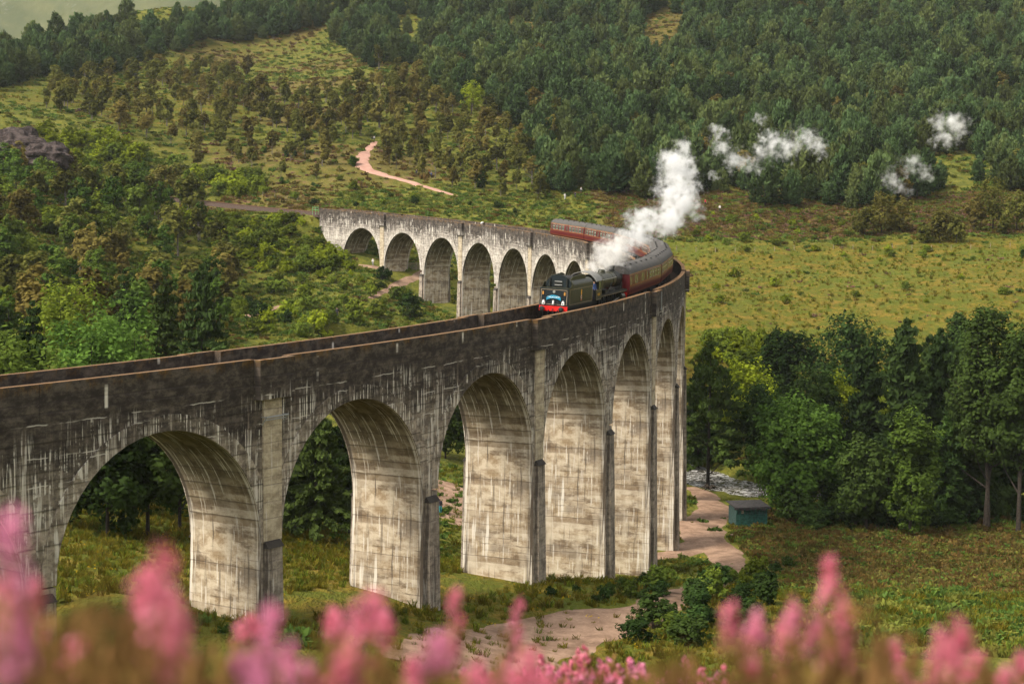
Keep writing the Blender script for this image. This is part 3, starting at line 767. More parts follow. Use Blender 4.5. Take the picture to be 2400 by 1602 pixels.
def mk_broad(seed, h=12.0, wide=.42, low=.12, mat=None, lobes=13, per=11, m=13, leaf=.42, bark=None, stems=1, slim=1.0):
    R = np.random.RandomState(seed); C, Rd = [], []
    cz = h * (low + (1 - low) * .52); hz = h * (1 - low) * .5; hr = h * wide * .62
    CT = []
    for i in range(lobes):
        d = unit(R.randn(3)); 
        if i < 3: d = unit(np.array([R.randn() * .4, R.randn() * .4, 1]))
        k = .78 * (R.rand() ** .4)
        lc = np.array([d[0] * hr * k * 1.25, d[1] * hr * k * 1.25, cz + d[2] * hz * k * 1.1]); lr = hr * (.26 + .30 * R.rand()) * slim; lt_ = R.rand()
        dd = unit(R.randn(per, 3)); dd[:, 2] = dd[:, 2] * .9 + .12
        C += list(lc + dd * lr * (.82 + .36 * R.rand(per))[:, None]); Rd += list(lr * (.32 + .28 * R.rand(per))); CT += list(np.clip(.72 * lt_ + .45 * (R.rand(per) - .2), 0, 1))
    C, Rd = np.array(C), np.array(Rd)
    C[:, 2] = np.clip(C[:, 2], h * low, None)
    crown = leaf_mesh('leaf_crown', [leaves(R, C, Rd, m, leaf, 1.5, .35, 0, (0, 0, cz - hz * .3), ct=CT)], mat or L_BROAD)
    return trunk_mesh('tree_trunk', R, h * .86, min(h * .016, .12 + h * .006), bark or M_BARK, 9, .05, .2, .33, stems), crown
def mk_birch(seed, h=7.0):
    return mk_broad(seed, h, .34 + .1 * ((seed * 37) % 7) / 7, .13, L_BIRCH, 16, 9, 13, .36, M_BIRCHBARK, 1 + seed % 2, 1.05)
def mk_bush(seed, h=2.6, mat=None, wide=.95, leaf=.24):
    return mk_broad(seed, h, wide, .0, mat or L_BUSH, 14, 9, 13, leaf, M_BARK, 3)
def sub(mesh_pair, name): return mesh_pair

PINES = [mk_pine(100 + i, 9.0, .30 + .035 * (i % 4)) for i in range(8)]
BIRCHES = [mk_birch(200 + i) for i in range(6)]
BUSHES = [mk_bush(300 + i) for i in range(5)]
GBUSHES = [mk_bush(320 + i, mat=L_GOLDBUSH) for i in range(3)]
DBUSHES = [mk_bush(340 + i, mat=L_DEEP) for i in range(3)]
SPRUCES = [mk_spruce(400 + i, 16.0, .19 + .02 * i) for i in range(3)]
BROADS = [mk_broad(500 + i, 10.0, .42, .10) for i in range(4)]
TH = {'pine': 9.0, 'birch': 7.0, 'bush': 2.6, 'spruce': 16.0, 'broad': 10.0}

def plant(name, pair, loc, scale, rz, label, cat, group=None, sz=None, trunk='trunk', crown='crown'):
    r = empty(name, loc, rz, label=label, cat=cat, group=group)
    r.scale = (scale * (sz or 1), scale * (sz or 1), scale)
    link(trunk, pair[0], r); link(crown, pair[1], r)
    return r

def zone(poly, spacing, tries, seed, keep=None):
    R = np.random.RandomState(seed); us, vs = [p[0] for p in poly], [p[1] for p in poly]
    got = []; cell = {}
    for _ in range(tries):
        u, v = R.uniform(min(us), max(us)), R.uniform(min(vs), max(vs))
        if not in_poly(u, v, poly): continue
        p = pix_ground(u, v)
        if p is None: continue
        sp = spacing(p, u, v) if callable(spacing) else spacing
        key = (int(p.x // 8), int(p.y // 8)); ok = True
        for i in (-1, 0, 1):
            for j in (-1, 0, 1):
                for q in cell.get((key[0] + i, key[1] + j), ()):
                    if (q.x - p.x) ** 2 + (q.y - p.y) ** 2 < sp * sp: ok = False; break
        if not ok: continue
        if keep and not keep(p, u, v): continue
        cell.setdefault(key, []).append(p); got.append((p, u, v))
    return sorted(got, key=lambda t: t[0].y)
def clear_of_track(p, m=5.0):
    if p.y > 60 and float(_polydist(np.array([p.x]), np.array([p.y]), VLINE)[0]) < m: return False
    return True
VLINE = [cl(s)[:2] for s in np.arange(-84, 22 * SP, 6)]

def instancer(name, protos, pts, rots, scales, idx, label, cat):
    """one scattered mass: instances of hidden leaf meshes on the points of one mesh"""
    coll = bpy.data.collections.new(name + '_source')
    for i, me in enumerate(protos):
        coll.objects.link(bpy.data.objects.new('%s_%02d' % (name, i), me))
    me = bpy.data.meshes.new(name); me.from_pydata([tuple(p) for p in pts], [], [])
    a = me.attributes.new('rot', 'FLOAT_VECTOR', 'POINT'); a.data.foreach_set('vector', np.asarray(rots, np.float32).ravel())
    a = me.attributes.new('scl', 'FLOAT_VECTOR', 'POINT'); a.data.foreach_set('vector', np.asarray(scales, np.float32).ravel())
    a = me.attributes.new('pick', 'INT', 'POINT'); a.data.foreach_set('value', np.asarray(idx, np.int32))
    o = link(name, me)
    g = bpy.data.node_groups.new(name, 'GeometryNodeTree')
    g.interface.new_socket('Geometry', in_out='INPUT', socket_type='NodeSocketGeometry'); g.interface.new_socket('Geometry', in_out='OUTPUT', socket_type='NodeSocketGeometry')
    gi, go = g.nodes.new('NodeGroupInput'), g.nodes.new('NodeGroupOutput')
    ip, ci = g.nodes.new('GeometryNodeInstanceOnPoints'), g.nodes.new('GeometryNodeCollectionInfo')
    ci.inputs['Collection'].default_value = coll; ci.inputs['Separate Children'].default_value = True; ci.inputs['Reset Children'].default_value = True
    ip.inputs['Pick Instance'].default_value = True
    for nm, ty, sk in (('rot', 'FLOAT_VECTOR', 'Rotation'), ('scl', 'FLOAT_VECTOR', 'Scale'), ('pick', 'INT', 'Instance Index')):
        n = g.nodes.new('GeometryNodeInputNamedAttribute'); n.data_type = ty; n.inputs['Name'].default_value = nm
        g.links.new(n.outputs['Attribute'], ip.inputs[sk])
    g.links.new(gi.outputs[0], ip.inputs['Points']); g.links.new(ci.outputs[0], ip.inputs['Instance']); g.links.new(ip.outputs[0], go.inputs[0])
    md = o.modifiers.new('scatter', 'NODES'); md.node_group = g
    return prop(o, label, cat, kind='stuff')

def joined(pair, mats_extra=None):
    """trunk and crown as one mesh, for masses"""
    bm = bmesh.new(); bm.from_mesh(pair[1]); me = pair[1].copy(); return me
# ------------------------------------------------------------------ woods
R = np.random.RandomState(3)
MARKS = [(-99, 'under the misty mountain'), (420, 'on the ridge left of the bare grassy slope'), (780, 'at the edge of the bare grassy slope'), (960, 'above the pink path'), (1120, 'right of the lime green tree'), (1260, 'above the last carriage'), (1350, 'above the middle carriages'), (1450, 'just left of the steam column'),
         (1545, 'directly behind the steam column'), (1640, 'just right of the steam column'), (1720, 'behind the nearer ragged steam patch'), (1800, 'behind the big ragged steam cloud'), (1900, 'between the two groups of steam'), (2010, 'above the rounded olive trees'), (2110, 'behind the faint torn wisp'), (2200, 'below the farthest steam wisp'), (2290, 'above the brown birch clumps'), (2370, 'close to the edge of the view')]
def where(u, v, s, lim):
    w = [m for x, m in MARKS if u >= x][-1]
    return ('tall ' if s > 1.02 else 'middling ' if s > .82 else 'small ') + 'dark green pine ' + ('at the wood edge, ' if lim else 'inside the wood, ') + w
PINE_ZONE = [(770, 60), (830, -60), (2460, -60), (2460, 470), (2250, 420), (2150, 470), (1960, 500), (1900, 488), (1650, 480), (1560, 465), (1500, 480), (1400, 445), (1290, 462), (1235, 330), (1130, 235), (1050, 250), (960, 150), (880, 165), (790, 110)]
GAP = [(1495, 60), (1560, 20), (1630, 60), (1600, 110), (1545, 150), (1490, 170)]
def keep_pine(p, u, v):
    du, dv = 60 * float(vnoise(np.array([p.x / 9]), np.array([p.y / 9]), 33)[0]), 34 * float(vnoise(np.array([p.x / 11 + 50]), np.array([p.y / 11]), 34)[0])
    if not in_poly(u + du, v + dv, PINE_ZONE) and u < 2350 and v > 20: return False
    return not in_poly(u, v, GAP) and not (1120 < u < 1200 and 330 < v < 420) and R.rand() > .05 and float(vnoise(np.array([p.x / 17]), np.array([p.y / 24]), 31)[0]) > -.5
main = zone(PINE_ZONE, lambda p, u, v: 4.7 + 1.4 * math.sin(p.x * .21 + p.y * .13) + p.y * .001, 34000, 41, keep_pine)
LEFT_ZONE = [(-60, 150), (100, 125), (200, 85), (300, 70), (400, 75), (520, 50), (600, -60), (780, -60), (760, 60), (640, 95), (500, 100), (380, 130), (300, 160), (210, 190), (110, 180), (40, 200), (-60, 230)]
left = zone(LEFT_ZONE, 4.6, 6000, 42, lambda p, u, v: R.rand() > .2)
pines = sorted(main + left, key=lambda t: t[0].y)
def pine_scale(p): return (.62 + .95 * R.rand() ** 1.4) * (1.0 + .0002 * (p.y - 450))
for p, u, v in pines[:300]:
    s = pine_scale(p)
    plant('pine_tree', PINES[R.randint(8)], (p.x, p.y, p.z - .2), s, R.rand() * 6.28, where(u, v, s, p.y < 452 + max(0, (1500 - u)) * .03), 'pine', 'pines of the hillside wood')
# birches scattered through the wood
for p, u, v in [g_ for i_, g_ in enumerate(main) if i_ % 23 == 7][:60]:
    s = .9 + .5 * R.rand(); q_ = [m for x, m in MARKS if u >= x][-1]
    plant('rowan_tree', BIRCHES[R.randint(6)], (p.x + 2.1, p.y - 1.5, p.z - .2), s, R.rand() * 6.28, ('tall' if s > 1.15 else 'small') + ' olive-brown leafy tree among the pines, ' + q_, 'tree', 'leafy trees among the pines', 1.0)
rest = pines[300:]
pr = []
for t_, c_ in PINES: pr.append(c_)
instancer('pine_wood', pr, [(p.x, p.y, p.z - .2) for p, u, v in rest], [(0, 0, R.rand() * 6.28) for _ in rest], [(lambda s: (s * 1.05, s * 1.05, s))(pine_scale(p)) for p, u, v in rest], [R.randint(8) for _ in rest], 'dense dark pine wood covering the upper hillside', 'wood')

# birches and rowans turning brown
BZ = [(540, 215), (760, 235), (960, 175), (1050, 262), (1130, 250), (1225, 340), (1285, 470), (1180, 462), (1060, 440), (1010, 425), (930, 402), (890, 380), (905, 330), (860, 315), (800, 345), (740, 330), (640, 300), (540, 260)]
BZ2 = [(130, 200), (300, 175), (520, 120), (640, 120), (560, 200), (520, 330), (430, 320), (300, 330), (200, 280), (100, 260)]
BZ3 = [(380, 300), (560, 270), (780, 330), (820, 370), (760, 440), (640, 420), (520, 400), (420, 400)]
def bl(u, v, sc):
    return ('tall ' if sc > 1.1 else 'middling ' if sc > .9 else 'small ') + 'brown-green birch ' + ('high up below the pines, ' if v < 230 else 'halfway up the slope, ' if v < 330 else 'low on the slope, ') + [m for x, m in ((-99, 'farthest left group'), (300, 'left of the grassy ridge'), (520, 'under the grassy ridge'), (700, 'between ridge and pink path'), (870, 'just right of the pink path bend'), (980, 'above the lower pink path'), (1090, 'toward the pine wood edge'), (1180, 'beside the pine wood edge')) if u >= x][-1]
_pu = [846, 849, 862, 880, 900, 950, 1005, 1050, 1090]; 
def near_path(u, v):
    if 835 < u < 1090:
        pv = float(np.interp(u, [846, 862, 900, 950, 1005, 1050, 1090], [388, 398, 411, 424, 440, 453, 460]))
        if pv - 6 < v < pv + 34: return True
    return 835 < u < 905 and 335 < v < 405 and abs(u - float(np.interp(v, [332, 350, 368, 384, 400], [880, 862, 849, 846, 866]))) < 26
bs = zone(BZ, 5.8, 3000, 51, lambda p, u, v: R.rand() > .12) + zone(BZ2, 7.0, 1500, 52, lambda p, u, v: R.rand() > .25) + zone(BZ3, 9.0, 900, 53, lambda p, u, v: R.rand() > .3)
bs = sorted(bs, key=lambda t: t[0].y)[:300]
for p, u, v in bs:
    if near_path(u, v): continue
    s = .72 + .62 * R.rand()
    plant('birch_tree', BIRCHES[R.randint(6)], (p.x, p.y, p.z - .15), s, R.rand() * 6.28, bl(u, v, s), 'birch', 'birches on the hillside', .85 + .35 * R.rand())

TRACKPOLY = [(1080, 1432), (1540, 1405), (1640, 1360), (1700, 1300), (1730, 1340), (1700, 1375), (1560, 1450), (1400, 1540), (1100, 1610)]
# scrub: round bushes
def bushes(poly, spacing, tries, seed, smin, smax, label, group, protos, drop=.15, name='bush'):
    got = [g for g in zone(poly, spacing, tries, seed, lambda p, u, v: R.rand() > drop and clear_of_track(p, 5.5) and not near_path(u, v) and not in_poly(u, v, TRACKPOLY))]
    for p, u, v in got[:300]:
        s = smin + (smax - smin) * R.rand() ** 1.6
        rel = (s - smin) / (smax - smin + 1e-6)
        lab = ('large ' if rel > .5 else 'medium ' if rel > .18 else 'small ') + label + [', left end', ', left half', ', right half', ', right end'][min(3, int(4 * (u - min(q_[0] for q_ in poly)) / (max(q_[0] for q_ in poly) - min(q_[0] for q_ in poly) + 1)))]
        plant(name, protos[R.randint(len(protos))], (p.x, p.y, p.z - .1), s, R.rand() * 6.28, lab, 'bush', group, .9 + .5 * R.rand(), 'stems', 'foliage')
bushes([(100, 320), (300, 330), (420, 400), (560, 420), (640, 440), (600, 470), (420, 465), (300, 440), (130, 410)], 3.0, 1600, 61, .6, 1.7, 'green bush on the slope above the railway line', 'bushes above the railway', BUSHES + GBUSHES)
bushes([(425, 515), (720, 520), (740, 560), (830, 590), (780, 640), (620, 640), (520, 600), (470, 560)], 2.5, 2400, 62, .5, 1.1, 'bright green bush on the embankment below the railway line', 'bushes on the embankment', GBUSHES + BUSHES, name='shrub')
bushes([(640, 480), (820, 380), (1040, 470), (1240, 490), (1240, 515), (1000, 495), (760, 480)], 6.5, 600, 63, .35, .9, 'low green bush on the slope above the far arches', 'bushes above the far arches', BUSHES + DBUSHES)
bushes([(1610, 490), (1900, 500), (2050, 560), (2380, 600), (2400, 570), (2400, 620), (1640, 585)], 5.5, 900, 64, .3, .75, 'low green bush at the upper edge of the yellow meadow', 'bushes above the meadow', BUSHES + GBUSHES)
bushes([(1640, 600), (2400, 610), (2400, 700), (2250, 740), (1900, 700), (1640, 740)], 11, 500, 65, .25, .75, 'green bush out on the yellow meadow', 'bushes on the meadow', GBUSHES + BUSHES[:2], .25)
bushes([(1640, 800), (1800, 790), (1850, 850), (1800, 920), (1650, 900)], 2.6, 500, 66, .6, 1.3, 'bright green bush at the foot of the yellow meadow', 'bushes at the foot of the meadow', GBUSHES + BUSHES)
bushes([(880, 600), (980, 720), (960, 760), (780, 790), (560, 790), (540, 700), (640, 660), (760, 640)], 4.6, 700, 67, .4, 1.1, 'green bush on the valley floor below the far arches', 'bushes in the valley', BUSHES + GBUSHES[:1] + DBUSHES[:1], .3, name='shrub')
bushes([(1380, 1400), (1540, 1385), (1720, 1360), (1850, 1300), (1850, 1400), (1740, 1500), (1560, 1520), (1440, 1500)], 2.4, 600, 68, .4, .95, 'dense green bush beside the gravel track', 'bushes beside the gravel track', DBUSHES + BUSHES[:2], .2)
bushes([(1100, 1380), (1520, 1375), (1540, 1415), (1300, 1425), (1120, 1425)], 2.6, 300, 69, .2, .45, 'low dark bush on the verge in front of the tall piers', 'bushes in front of the piers', DBUSHES + BUSHES[:1], .3)

# left wood: mixed trees on the slope beyond the near arches
LZ = [(-60, 430), (150, 415), (400, 440), (470, 540), (520, 600), (540, 690), (500, 800), (300, 830), (-60, 840)]
ls = zone(LZ, 5.8, 2500, 71, lambda p, u, v: R.rand() > .05)
for p, u, v in ls:
    k = R.rand()
    row = ('upper' if v < 560 else 'middle' if v < 700 else 'lower') + (' left' if u < 180 else ' central' if u < 360 else ' right')
    if k < .42:
        plant('birch_tree', BIRCHES[R.randint(6)], (p.x, p.y, p.z - .2), .95 + .7 * R.rand(), R.rand() * 6.28, 'olive brown birch in the %s part of the wood beyond the near arches' % row, 'birch', 'birches of the valley wood', 1.15)
    elif k < .8:
        plant('broadleaf_tree', BROADS[R.randint(4)], (p.x, p.y, p.z - .2), .6 + .45 * R.rand(), R.rand() * 6.28, 'green leafy tree in the %s part of the wood beyond the near arches' % row, 'tree', 'leafy trees of the valley wood', 1.1)
    else:
        plant('bush', BUSHES[R.randint(5)], (p.x, p.y, p.z - .1), 1.0 + .8 * R.rand(), R.rand() * 6.28, 'round green bush in the %s part of the wood beyond the near arches' % row, 'bush', 'bushes of the valley wood', 1.3, 'stems', 'foliage')

def tree_at(u, vtop, d, kind, name, label, cat, wide=None, vbase=None, mat=None, seed=0, sz=1.0, low=.1, **kw):
    """one tree of its own mesh: u and vtop say how tall it stands in the view when rooted on the ground d metres away"""
    p = pix_at(u, vtop, d); g = ground(p.x, p.y, -30); h = max(2.0, p.z - g)
    if kind == 'spruce': pair = mk_spruce(900 + seed, h, wide or .2, mat, **kw)
    else: pair = mk_broad(900 + seed, h, wide or .42, low, mat, **kw)
    return plant(name, pair, (p.x, p.y, g - .15), 1.0, seed * 1.3, label, cat, None, sz)
# tall trees behind the near end
near_l = [(75, 700, 150, 'spruce', .21, 'tall dark spruce just behind the near parapet, nearest the edge of the view'),
          (150, 628, 175, 'broad', .34, 'grey-green willow rising behind the near parapet'), (292, 628, 195, 'spruce', .17, 'slim dark spruce behind the broad bright tree at the near parapet'),
          (388, 632, 185, 'spruce', .17, 'slim spruce left of the tall ragged spruce behind the near parapet'), (473, 615, 180, 'spruce', .22, 'tall ragged spruce rising highest behind the near parapet'),
          (310, 722, 150, 'broad', .46, 'broad bright green tree just behind the near parapet'), (215, 740, 145, 'broad', .4, 'dull green tree between spruce and broad bright tree'), (-20, 660, 160, 'spruce', .2, 'dark spruce cut by the edge of the view'),
          (20, 780, 130, 'broad', .45, 'low leafy tree behind the leftmost stretch of parapet')]
for i, (u, vt, d, k, w, lb) in enumerate(near_l):
    tree_at(u, vt, d, k, 'spruce_tree' if k == 'spruce' else 'broadleaf_tree', lb, 'spruce' if k == 'spruce' else 'tree', w, seed=i, mat=L_SPRUCE if k == 'spruce' else (L_BROAD if i != 1 else L_BUSH), **(dict(m=44, size=.24) if k == 'spruce' else dict(lobes=24, per=16, m=20, leaf=.30)))
# trees seen through the near arches
for i, (u, vt, d, k, w, lb) in enumerate([(742, 900, 150, 'spruce', .27, 'big dark conifer filling the second near arch'), (690, 930, 158, 'spruce', .24, 'dark conifer at the edge of the second near arch'), (815, 905, 162, 'spruce', .25, 'dark conifer half hidden by the third near pier'),
        (250, 955, 128, 'broad', .5, 'dark leafy tree in the nearest open arch, left of its crown'), (345, 940, 132, 'broad', .5, 'dark leafy tree in the middle of the nearest open arch'), (420, 960, 140, 'broad', .5, 'dark leafy tree against the pier of the nearest open arch'),
        (560, 960, 150, 'broad', .5, 'dark tree hidden mostly behind the second near pier'), (1045, 925, 222, 'broad', .6, 'dark green tree seen through the third near arch'), (1000, 900, 235, 'broad', .55, 'dark tree behind the third near pier'), (150, 960, 130, 'broad', .5, 'dark tree below the leftmost stretch of viaduct')]):
    tree_at(u, vt, d, k, 'spruce_tree' if k == 'spruce' else 'broadleaf_tree', lb, 'spruce' if k == 'spruce' else 'tree', w, seed=20 + i, mat=L_SPRUCE if k == 'spruce' else L_DEEP, low=.03, **(dict(m=40, size=.36) if k == 'spruce' else dict(lobes=24, per=15, m=20, leaf=.32)))
# riverside trees on the right
riv = [(1665, 800, 236, 'spruce', .33, L_DEEP, 'layered dark spruce right beside the tall piers', dict(gappy=True, size=.5, m=16)),
       (1874, 938, 203, 'broad', .52, L_BROAD, 'big round bright green tree beside the green hut', dict(lobes=30, per=17, m=20, leaf=.34, low=.02)),
       (1900, 846, 222, 'broad', .34, L_DEEP, 'dark leafy tree rising behind the big round tree', dict(lobes=24, per=14, m=16, leaf=.36)),
       (1985, 752, 268, 'broad', .6, L_DEEP, 'rounded dark tree at the foot of the meadow', dict(lobes=20, per=14, m=15, leaf=.42)),
       (1985, 880, 232, 'broad', .5, L_GOLDBUSH, 'yellow-green tree in the middle of the riverside wood', dict(lobes=20, per=14, m=15, leaf=.36)),
       (2062, 880, 236, 'broad', .45, L_BUSH, 'pale green tree behind the riverside conifers', dict(lobes=20, per=14, m=14, leaf=.38)),
       (2125, 748, 208, 'spruce', .19, L_SPRUCE, 'tall narrow dark conifer with a pointed top by the river', dict(size=.6, m=17)),
       (2205, 770, 212, 'spruce', .19, L_SPRUCE, 'tall conifer next to the pointed one by the river', dict(size=.6, m=17)),
       (2170, 800, 225, 'spruce', .2, L_DEEP, 'dark conifer standing between the two pointed ones', dict(size=.6, m=16)),
       (2245, 735, 286, 'broad', .4, L_DEEP, 'grey-green rounded tree standing alone behind the wood', dict(lobes=18, per=12, m=14, leaf=.4)),
       (2325, 712, 198, 'broad', .22, L_DEEP, 'tall leafy tree with bare dark lower trunks near the edge', dict(lobes=26, per=15, m=17, leaf=.36, low=.34, stems=3)),
       (2405, 745, 194, 'broad', .22, L_DEEP, 'tall leafy tree cut by the edge of the view', dict(lobes=24, per=15, m=17, leaf=.36, low=.3, stems=2)),
       (2270, 790, 205, 'spruce', .17, L_SPRUCE, 'slender dark conifer between pointed conifers and tall leafy tree', dict(size=.6, m=17)),
       (2140, 965, 190, 'broad', .30, L_BROAD, 'bushy green tree in front of the dark conifers', dict(lobes=20, per=14, m=16, leaf=.3, low=.03)),
       (2035, 1000, 193, 'broad', .32, L_DEEP, 'dark bushy tree right of the big round tree', dict(lobes=20, per=14, m=16, leaf=.32, low=.03)),
       (1795, 905, 240, 'broad', .5, L_DEEP, 'dark tree at the river behind the big round tree', dict(lobes=18, per=13, m=15, leaf=.36)),
       (1740, 850, 262, 'broad', .6, L_GOLDBUSH, 'bright yellow-green tree behind the layered spruce', dict(lobes=18, per=13, m=14, leaf=.4)),
       (2085, 1010, 200, 'spruce', .22, L_DEEP, 'small dark conifer under the tall ones', dict(size=.6, m=15)), (2220, 960, 200, 'spruce', .22, L_DEEP, 'middling dark conifer under the two pointed ones', dict(size=.6, m=16)),
       (1640, 850, 255, 'spruce', .25, L_DEEP, 'dark spruce half hidden by the tall piers', dict(size=.6, m=15)), (1840, 770, 275, 'broad', .5, L_DEEP, 'dark tree at the meadow edge behind the riverside wood', dict(lobes=18, per=12, m=14, leaf=.42)),
       (2360, 860, 215, 'spruce', .2, L_DEEP, 'dark conifer in the back of the wood near the edge', dict(size=.6, m=16)), (2030, 800, 222, 'spruce', .2, L_SPRUCE, 'dark conifer left of the pointed one', dict(size=.6, m=17)), (1935, 870, 226, 'spruce', .21, L_DEEP, 'dark conifer behind the big round tree', dict(size=.6, m=16))]
for i, (u, vt, d, k, w, mt, lb, kw) in enumerate(riv):
    if k == 'broad': kw = dict(kw, lobes=int(kw['lobes'] * 2.2), per=kw['per'], m=kw['m'] + 3, leaf=kw['leaf'] * 1.0, low=min(kw.get('low', .04), .24) if kw.get('stems') else kw.get('low', .03) * .4); w = w * 1.06
    else: kw = dict(kw, m=kw['m'] + 26, size=kw['size'] * .62); w = w * 1.12
    tree_at(u, vt, d, k, 'spruce_tree' if k == 'spruce' else 'broadleaf_tree', lb, 'spruce' if k == 'spruce' else 'tree', w, seed=50 + i, mat=mt, **kw)
bushes([(1830, 1245), (2420, 1235), (2420, 1195), (2060, 1190), (1900, 1205)], 3.0, 260, 70, .8, 1.7, 'dark bush at the foot of the riverside wood', 'undergrowth of the riverside wood', DBUSHES, .1, name='undergrowth_bush')
# brown clumps of trees above the meadow
for i, (u, vt, d, w, lb) in enumerate([(2068, 448, 399, .62, 'rounded olive tree at the meadow edge under the thin steam'), (2028, 485, 397, .6, 'smaller olive tree at the meadow edge'), (2110, 465, 401, .6, 'olive tree at the right of the meadow edge clump'), (2205, 495, 388, .75, 'wide brown birch clump above the meadow'), (2243, 508, 387, .6, 'brown birch beside the wide clump'), (2165, 525, 388, .55, 'low brown birch in front of the wide clump'),
        (2330, 425, 402, .7, 'tall olive-brown birch clump at the right wood edge'), (2385, 450, 400, .6, 'olive-brown birch at the right edge of the view'), (2285, 468, 399, .6, 'brown birch left of the tall clump at the wood edge'), (2350, 505, 395, .5, 'small brown birch below the tall clump')]):
    tree_at(u, vt, d, 'broad', 'birch_tree', lb, 'birch', w, seed=80 + i, mat=L_BIRCH, lobes=16, per=10, m=13, leaf=.42, low=.02)
for i, (u, vt, d, w, mt, lb) in enumerate([(705, 708, 318, .95, L_BUSH, 'large rounded willow bush in the valley behind the viaduct'), (838, 705, 305, .6, L_BUSH, 'tall loose bush beside the dirt path in the valley'), (745, 730, 300, .7, L_GOLDBUSH, 'yellow-green bush beside the large willow bush'), (560, 740, 290, .7, L_BUSH, 'loose bush at the far edge of the valley wood'),
        (620, 360, 495, .6, L_BROAD, 'round dark tree alone on the slope'), (690, 362, 478, .5, L_DEEP, 'dark paired tree above the railway line, left one'), (672, 368, 480, .5, L_DEEP, 'dark paired tree above the railway line, nearer one'), (660, 420, 455, .4, L_BROAD, 'small green tree just above the railway fence'), (828, 365, 470, .45, L_BROAD, 'slim green tree left of the pink path bend'),
        (1127, 400, 452, .6, L_DEEP, 'rounded dark fir near the end of the pink path'), (1280, 400, 450, .6, L_DEEP, 'rounded dark fir behind the last carriages'), (1105, 190, 560, .6, L_GOLDBUSH, 'bright lime green tree at the edge of the pine wood'), (2400, 610, 372, .6, L_DEEP, 'dark bush at the right edge of the meadow')]):
    tree_at(u, vt, d, 'broad', 'bush' if vt > 690 or u > 2300 else 'broadleaf_tree', lb, 'bush' if vt > 690 or u > 2300 else 'tree', w, seed=110 + i, mat=mt, lobes=15, per=11, m=13, leaf=.36, low=.0)

# ------------------------------------------------------------------ low cover: bracken, heather and grass tufts
def clump(seed, mat, n, m, r, size, asp, up, spike, flat):
    q = np.random.RandomState(seed); C = np.c_[q.randn(n, 2) * r * .5, np.abs(q.randn(n)) * r * .18 + r * .1]
    return leaf_mesh('clump', [leaves(q, C, np.full(n, r * .45), m, size, asp, up, spike, (0, 0, -.4), flat)], mat)
def tuft(seed, mat, n=22, h=.6, r=.28):
    q = np.random.RandomState(seed); V, N, T = [], [], []
    for i in range(n):
        a, rr = q.rand() * 6.28, r * q.rand() ** .5; x, y = math.cos(a) * rr, math.sin(a) * rr; hh = h * (.5 + .6 * q.rand()); l = hh * (.25 + .5 * q.rand()); b = q.rand() * 6.28; w = .035
        dx, dy = -math.sin(b) * w, math.cos(b) * w
        V += [(x - dx, y - dy, 0), (x + dx, y + dy, 0), (x + math.cos(b) * l * .6 + dx * .5, y + math.sin(b) * l * .6 + dy * .5, hh * .8), (x + math.cos(b) * l, y + math.sin(b) * l, hh)]
        N += [(math.cos(b) * .3, math.sin(b) * .3, .95)] * 4; T += [q.rand()] * 4
    return leaf_mesh('tuft', [(np.array(V), np.array(N), np.array(T))], mat)
COVER = [clump(1, L_BRACK, 9, 9, .9, .30, 1.9, .5, .25, (1, 1, .5)), clump(2, L_BRACK, 9, 9, .9, .30, 1.9, .5, .25, (1, 1, .5)), clump(3, L_BRACKB, 9, 9, .9, .28, 1.8, .5, .25, (1, 1, .5)), clump(4, L_BRACKB, 9, 9, .9, .28, 1.8, .5, .25, (1, 1, .5)),
         clump(5, L_HEATH, 8, 9, .7, .2, 1.5, .5, .6, (1, 1, .6)), tuft(6, L_TUFT), tuft(7, L_TUFT, 26, .75), clump(8, L_RAG, 5, 6, .5, .14, 1.1, .6, 0, (1, 1, .5)), tuft(9, L_BUSH, 22, .6)]
pts, rots, scl, idx = [], [], [], []
def scatter(y0, y1, n, seed, smin, smax, kind):
    q = np.random.RandomState(seed); y = np.sqrt(q.uniform(y0 ** 2, y1 ** 2, n)); x = q.uniform(-.36, .36, n) * y
    g, b, n2 = cover(x, y)
    r2 = _polydist(x, y, RIVER); vl = _polydist(x, y, VLINE)
    for i in range(n):
        if r2[i] < 7 or vl[i] < 2.6 or (PATHPTS is not None and float(np.min((PATHPTS[:, 0] - x[i]) ** 2 + (PATHPTS[:, 1] - y[i]) ** 2 - PATHPTS[:, 2])) < 0): continue
        z = ground(x[i], y[i])
        if z is None: continue
        k = kind(x[i], y[i], g[i], b[i], n2[i], q.rand())
        if k is None: continue
        s = smin + (smax - smin) * q.rand() ** 1.5
        pts.append((x[i], y[i], z - .04)); rots.append((q.randn() * .12, q.randn() * .12, q.rand() * 6.28)); scl.append((s, s, s * (.8 + .5 * q.rand()))); idx.append(k)
PATHPTS = []
for o in list(COL.objects):
    if o.name.startswith('path'):
        for v in o.data.vertices: PATHPTS.append((v.co.x, v.co.y, .8))
PATHPTS = np.array(PATHPTS)[::2]
def k_near(x, y, g, b, n2, r):
    if g > .5: return 5 if r < .6 else 6 if r < .8 else 8 if r < .97 else 7
    if b > .4: return (2 if r < .34 else 0 if r < .56 else 3 if r < .80 else 1 if r < .94 else 6)
    return 0 if r < .25 else 8 if r < .55 else 6 if r < .82 else 7 if r > .975 else 5
def k_far(x, y, g, b, n2, r):
    if g > .5: return None if r < .45 else 5 if r < .74 else 6 if r < .84 else 8 if r < .975 else (0 if r < .99 else 4)
    if b > .4: return 2 if r < .25 else 3 if r < .42 else 4 if r < .62 + .3 * (n2 - .5) else 0 if r < .8 else 6
    return 0 if r < .40 else 1 if r < .62 else 8 if r < .78 else 2 if r < .86 else 6
scatter(92, 150, 12000, 81, .4, 1.0, k_near)
scatter(150, 218, 15000, 82, .4, .95, k_near)
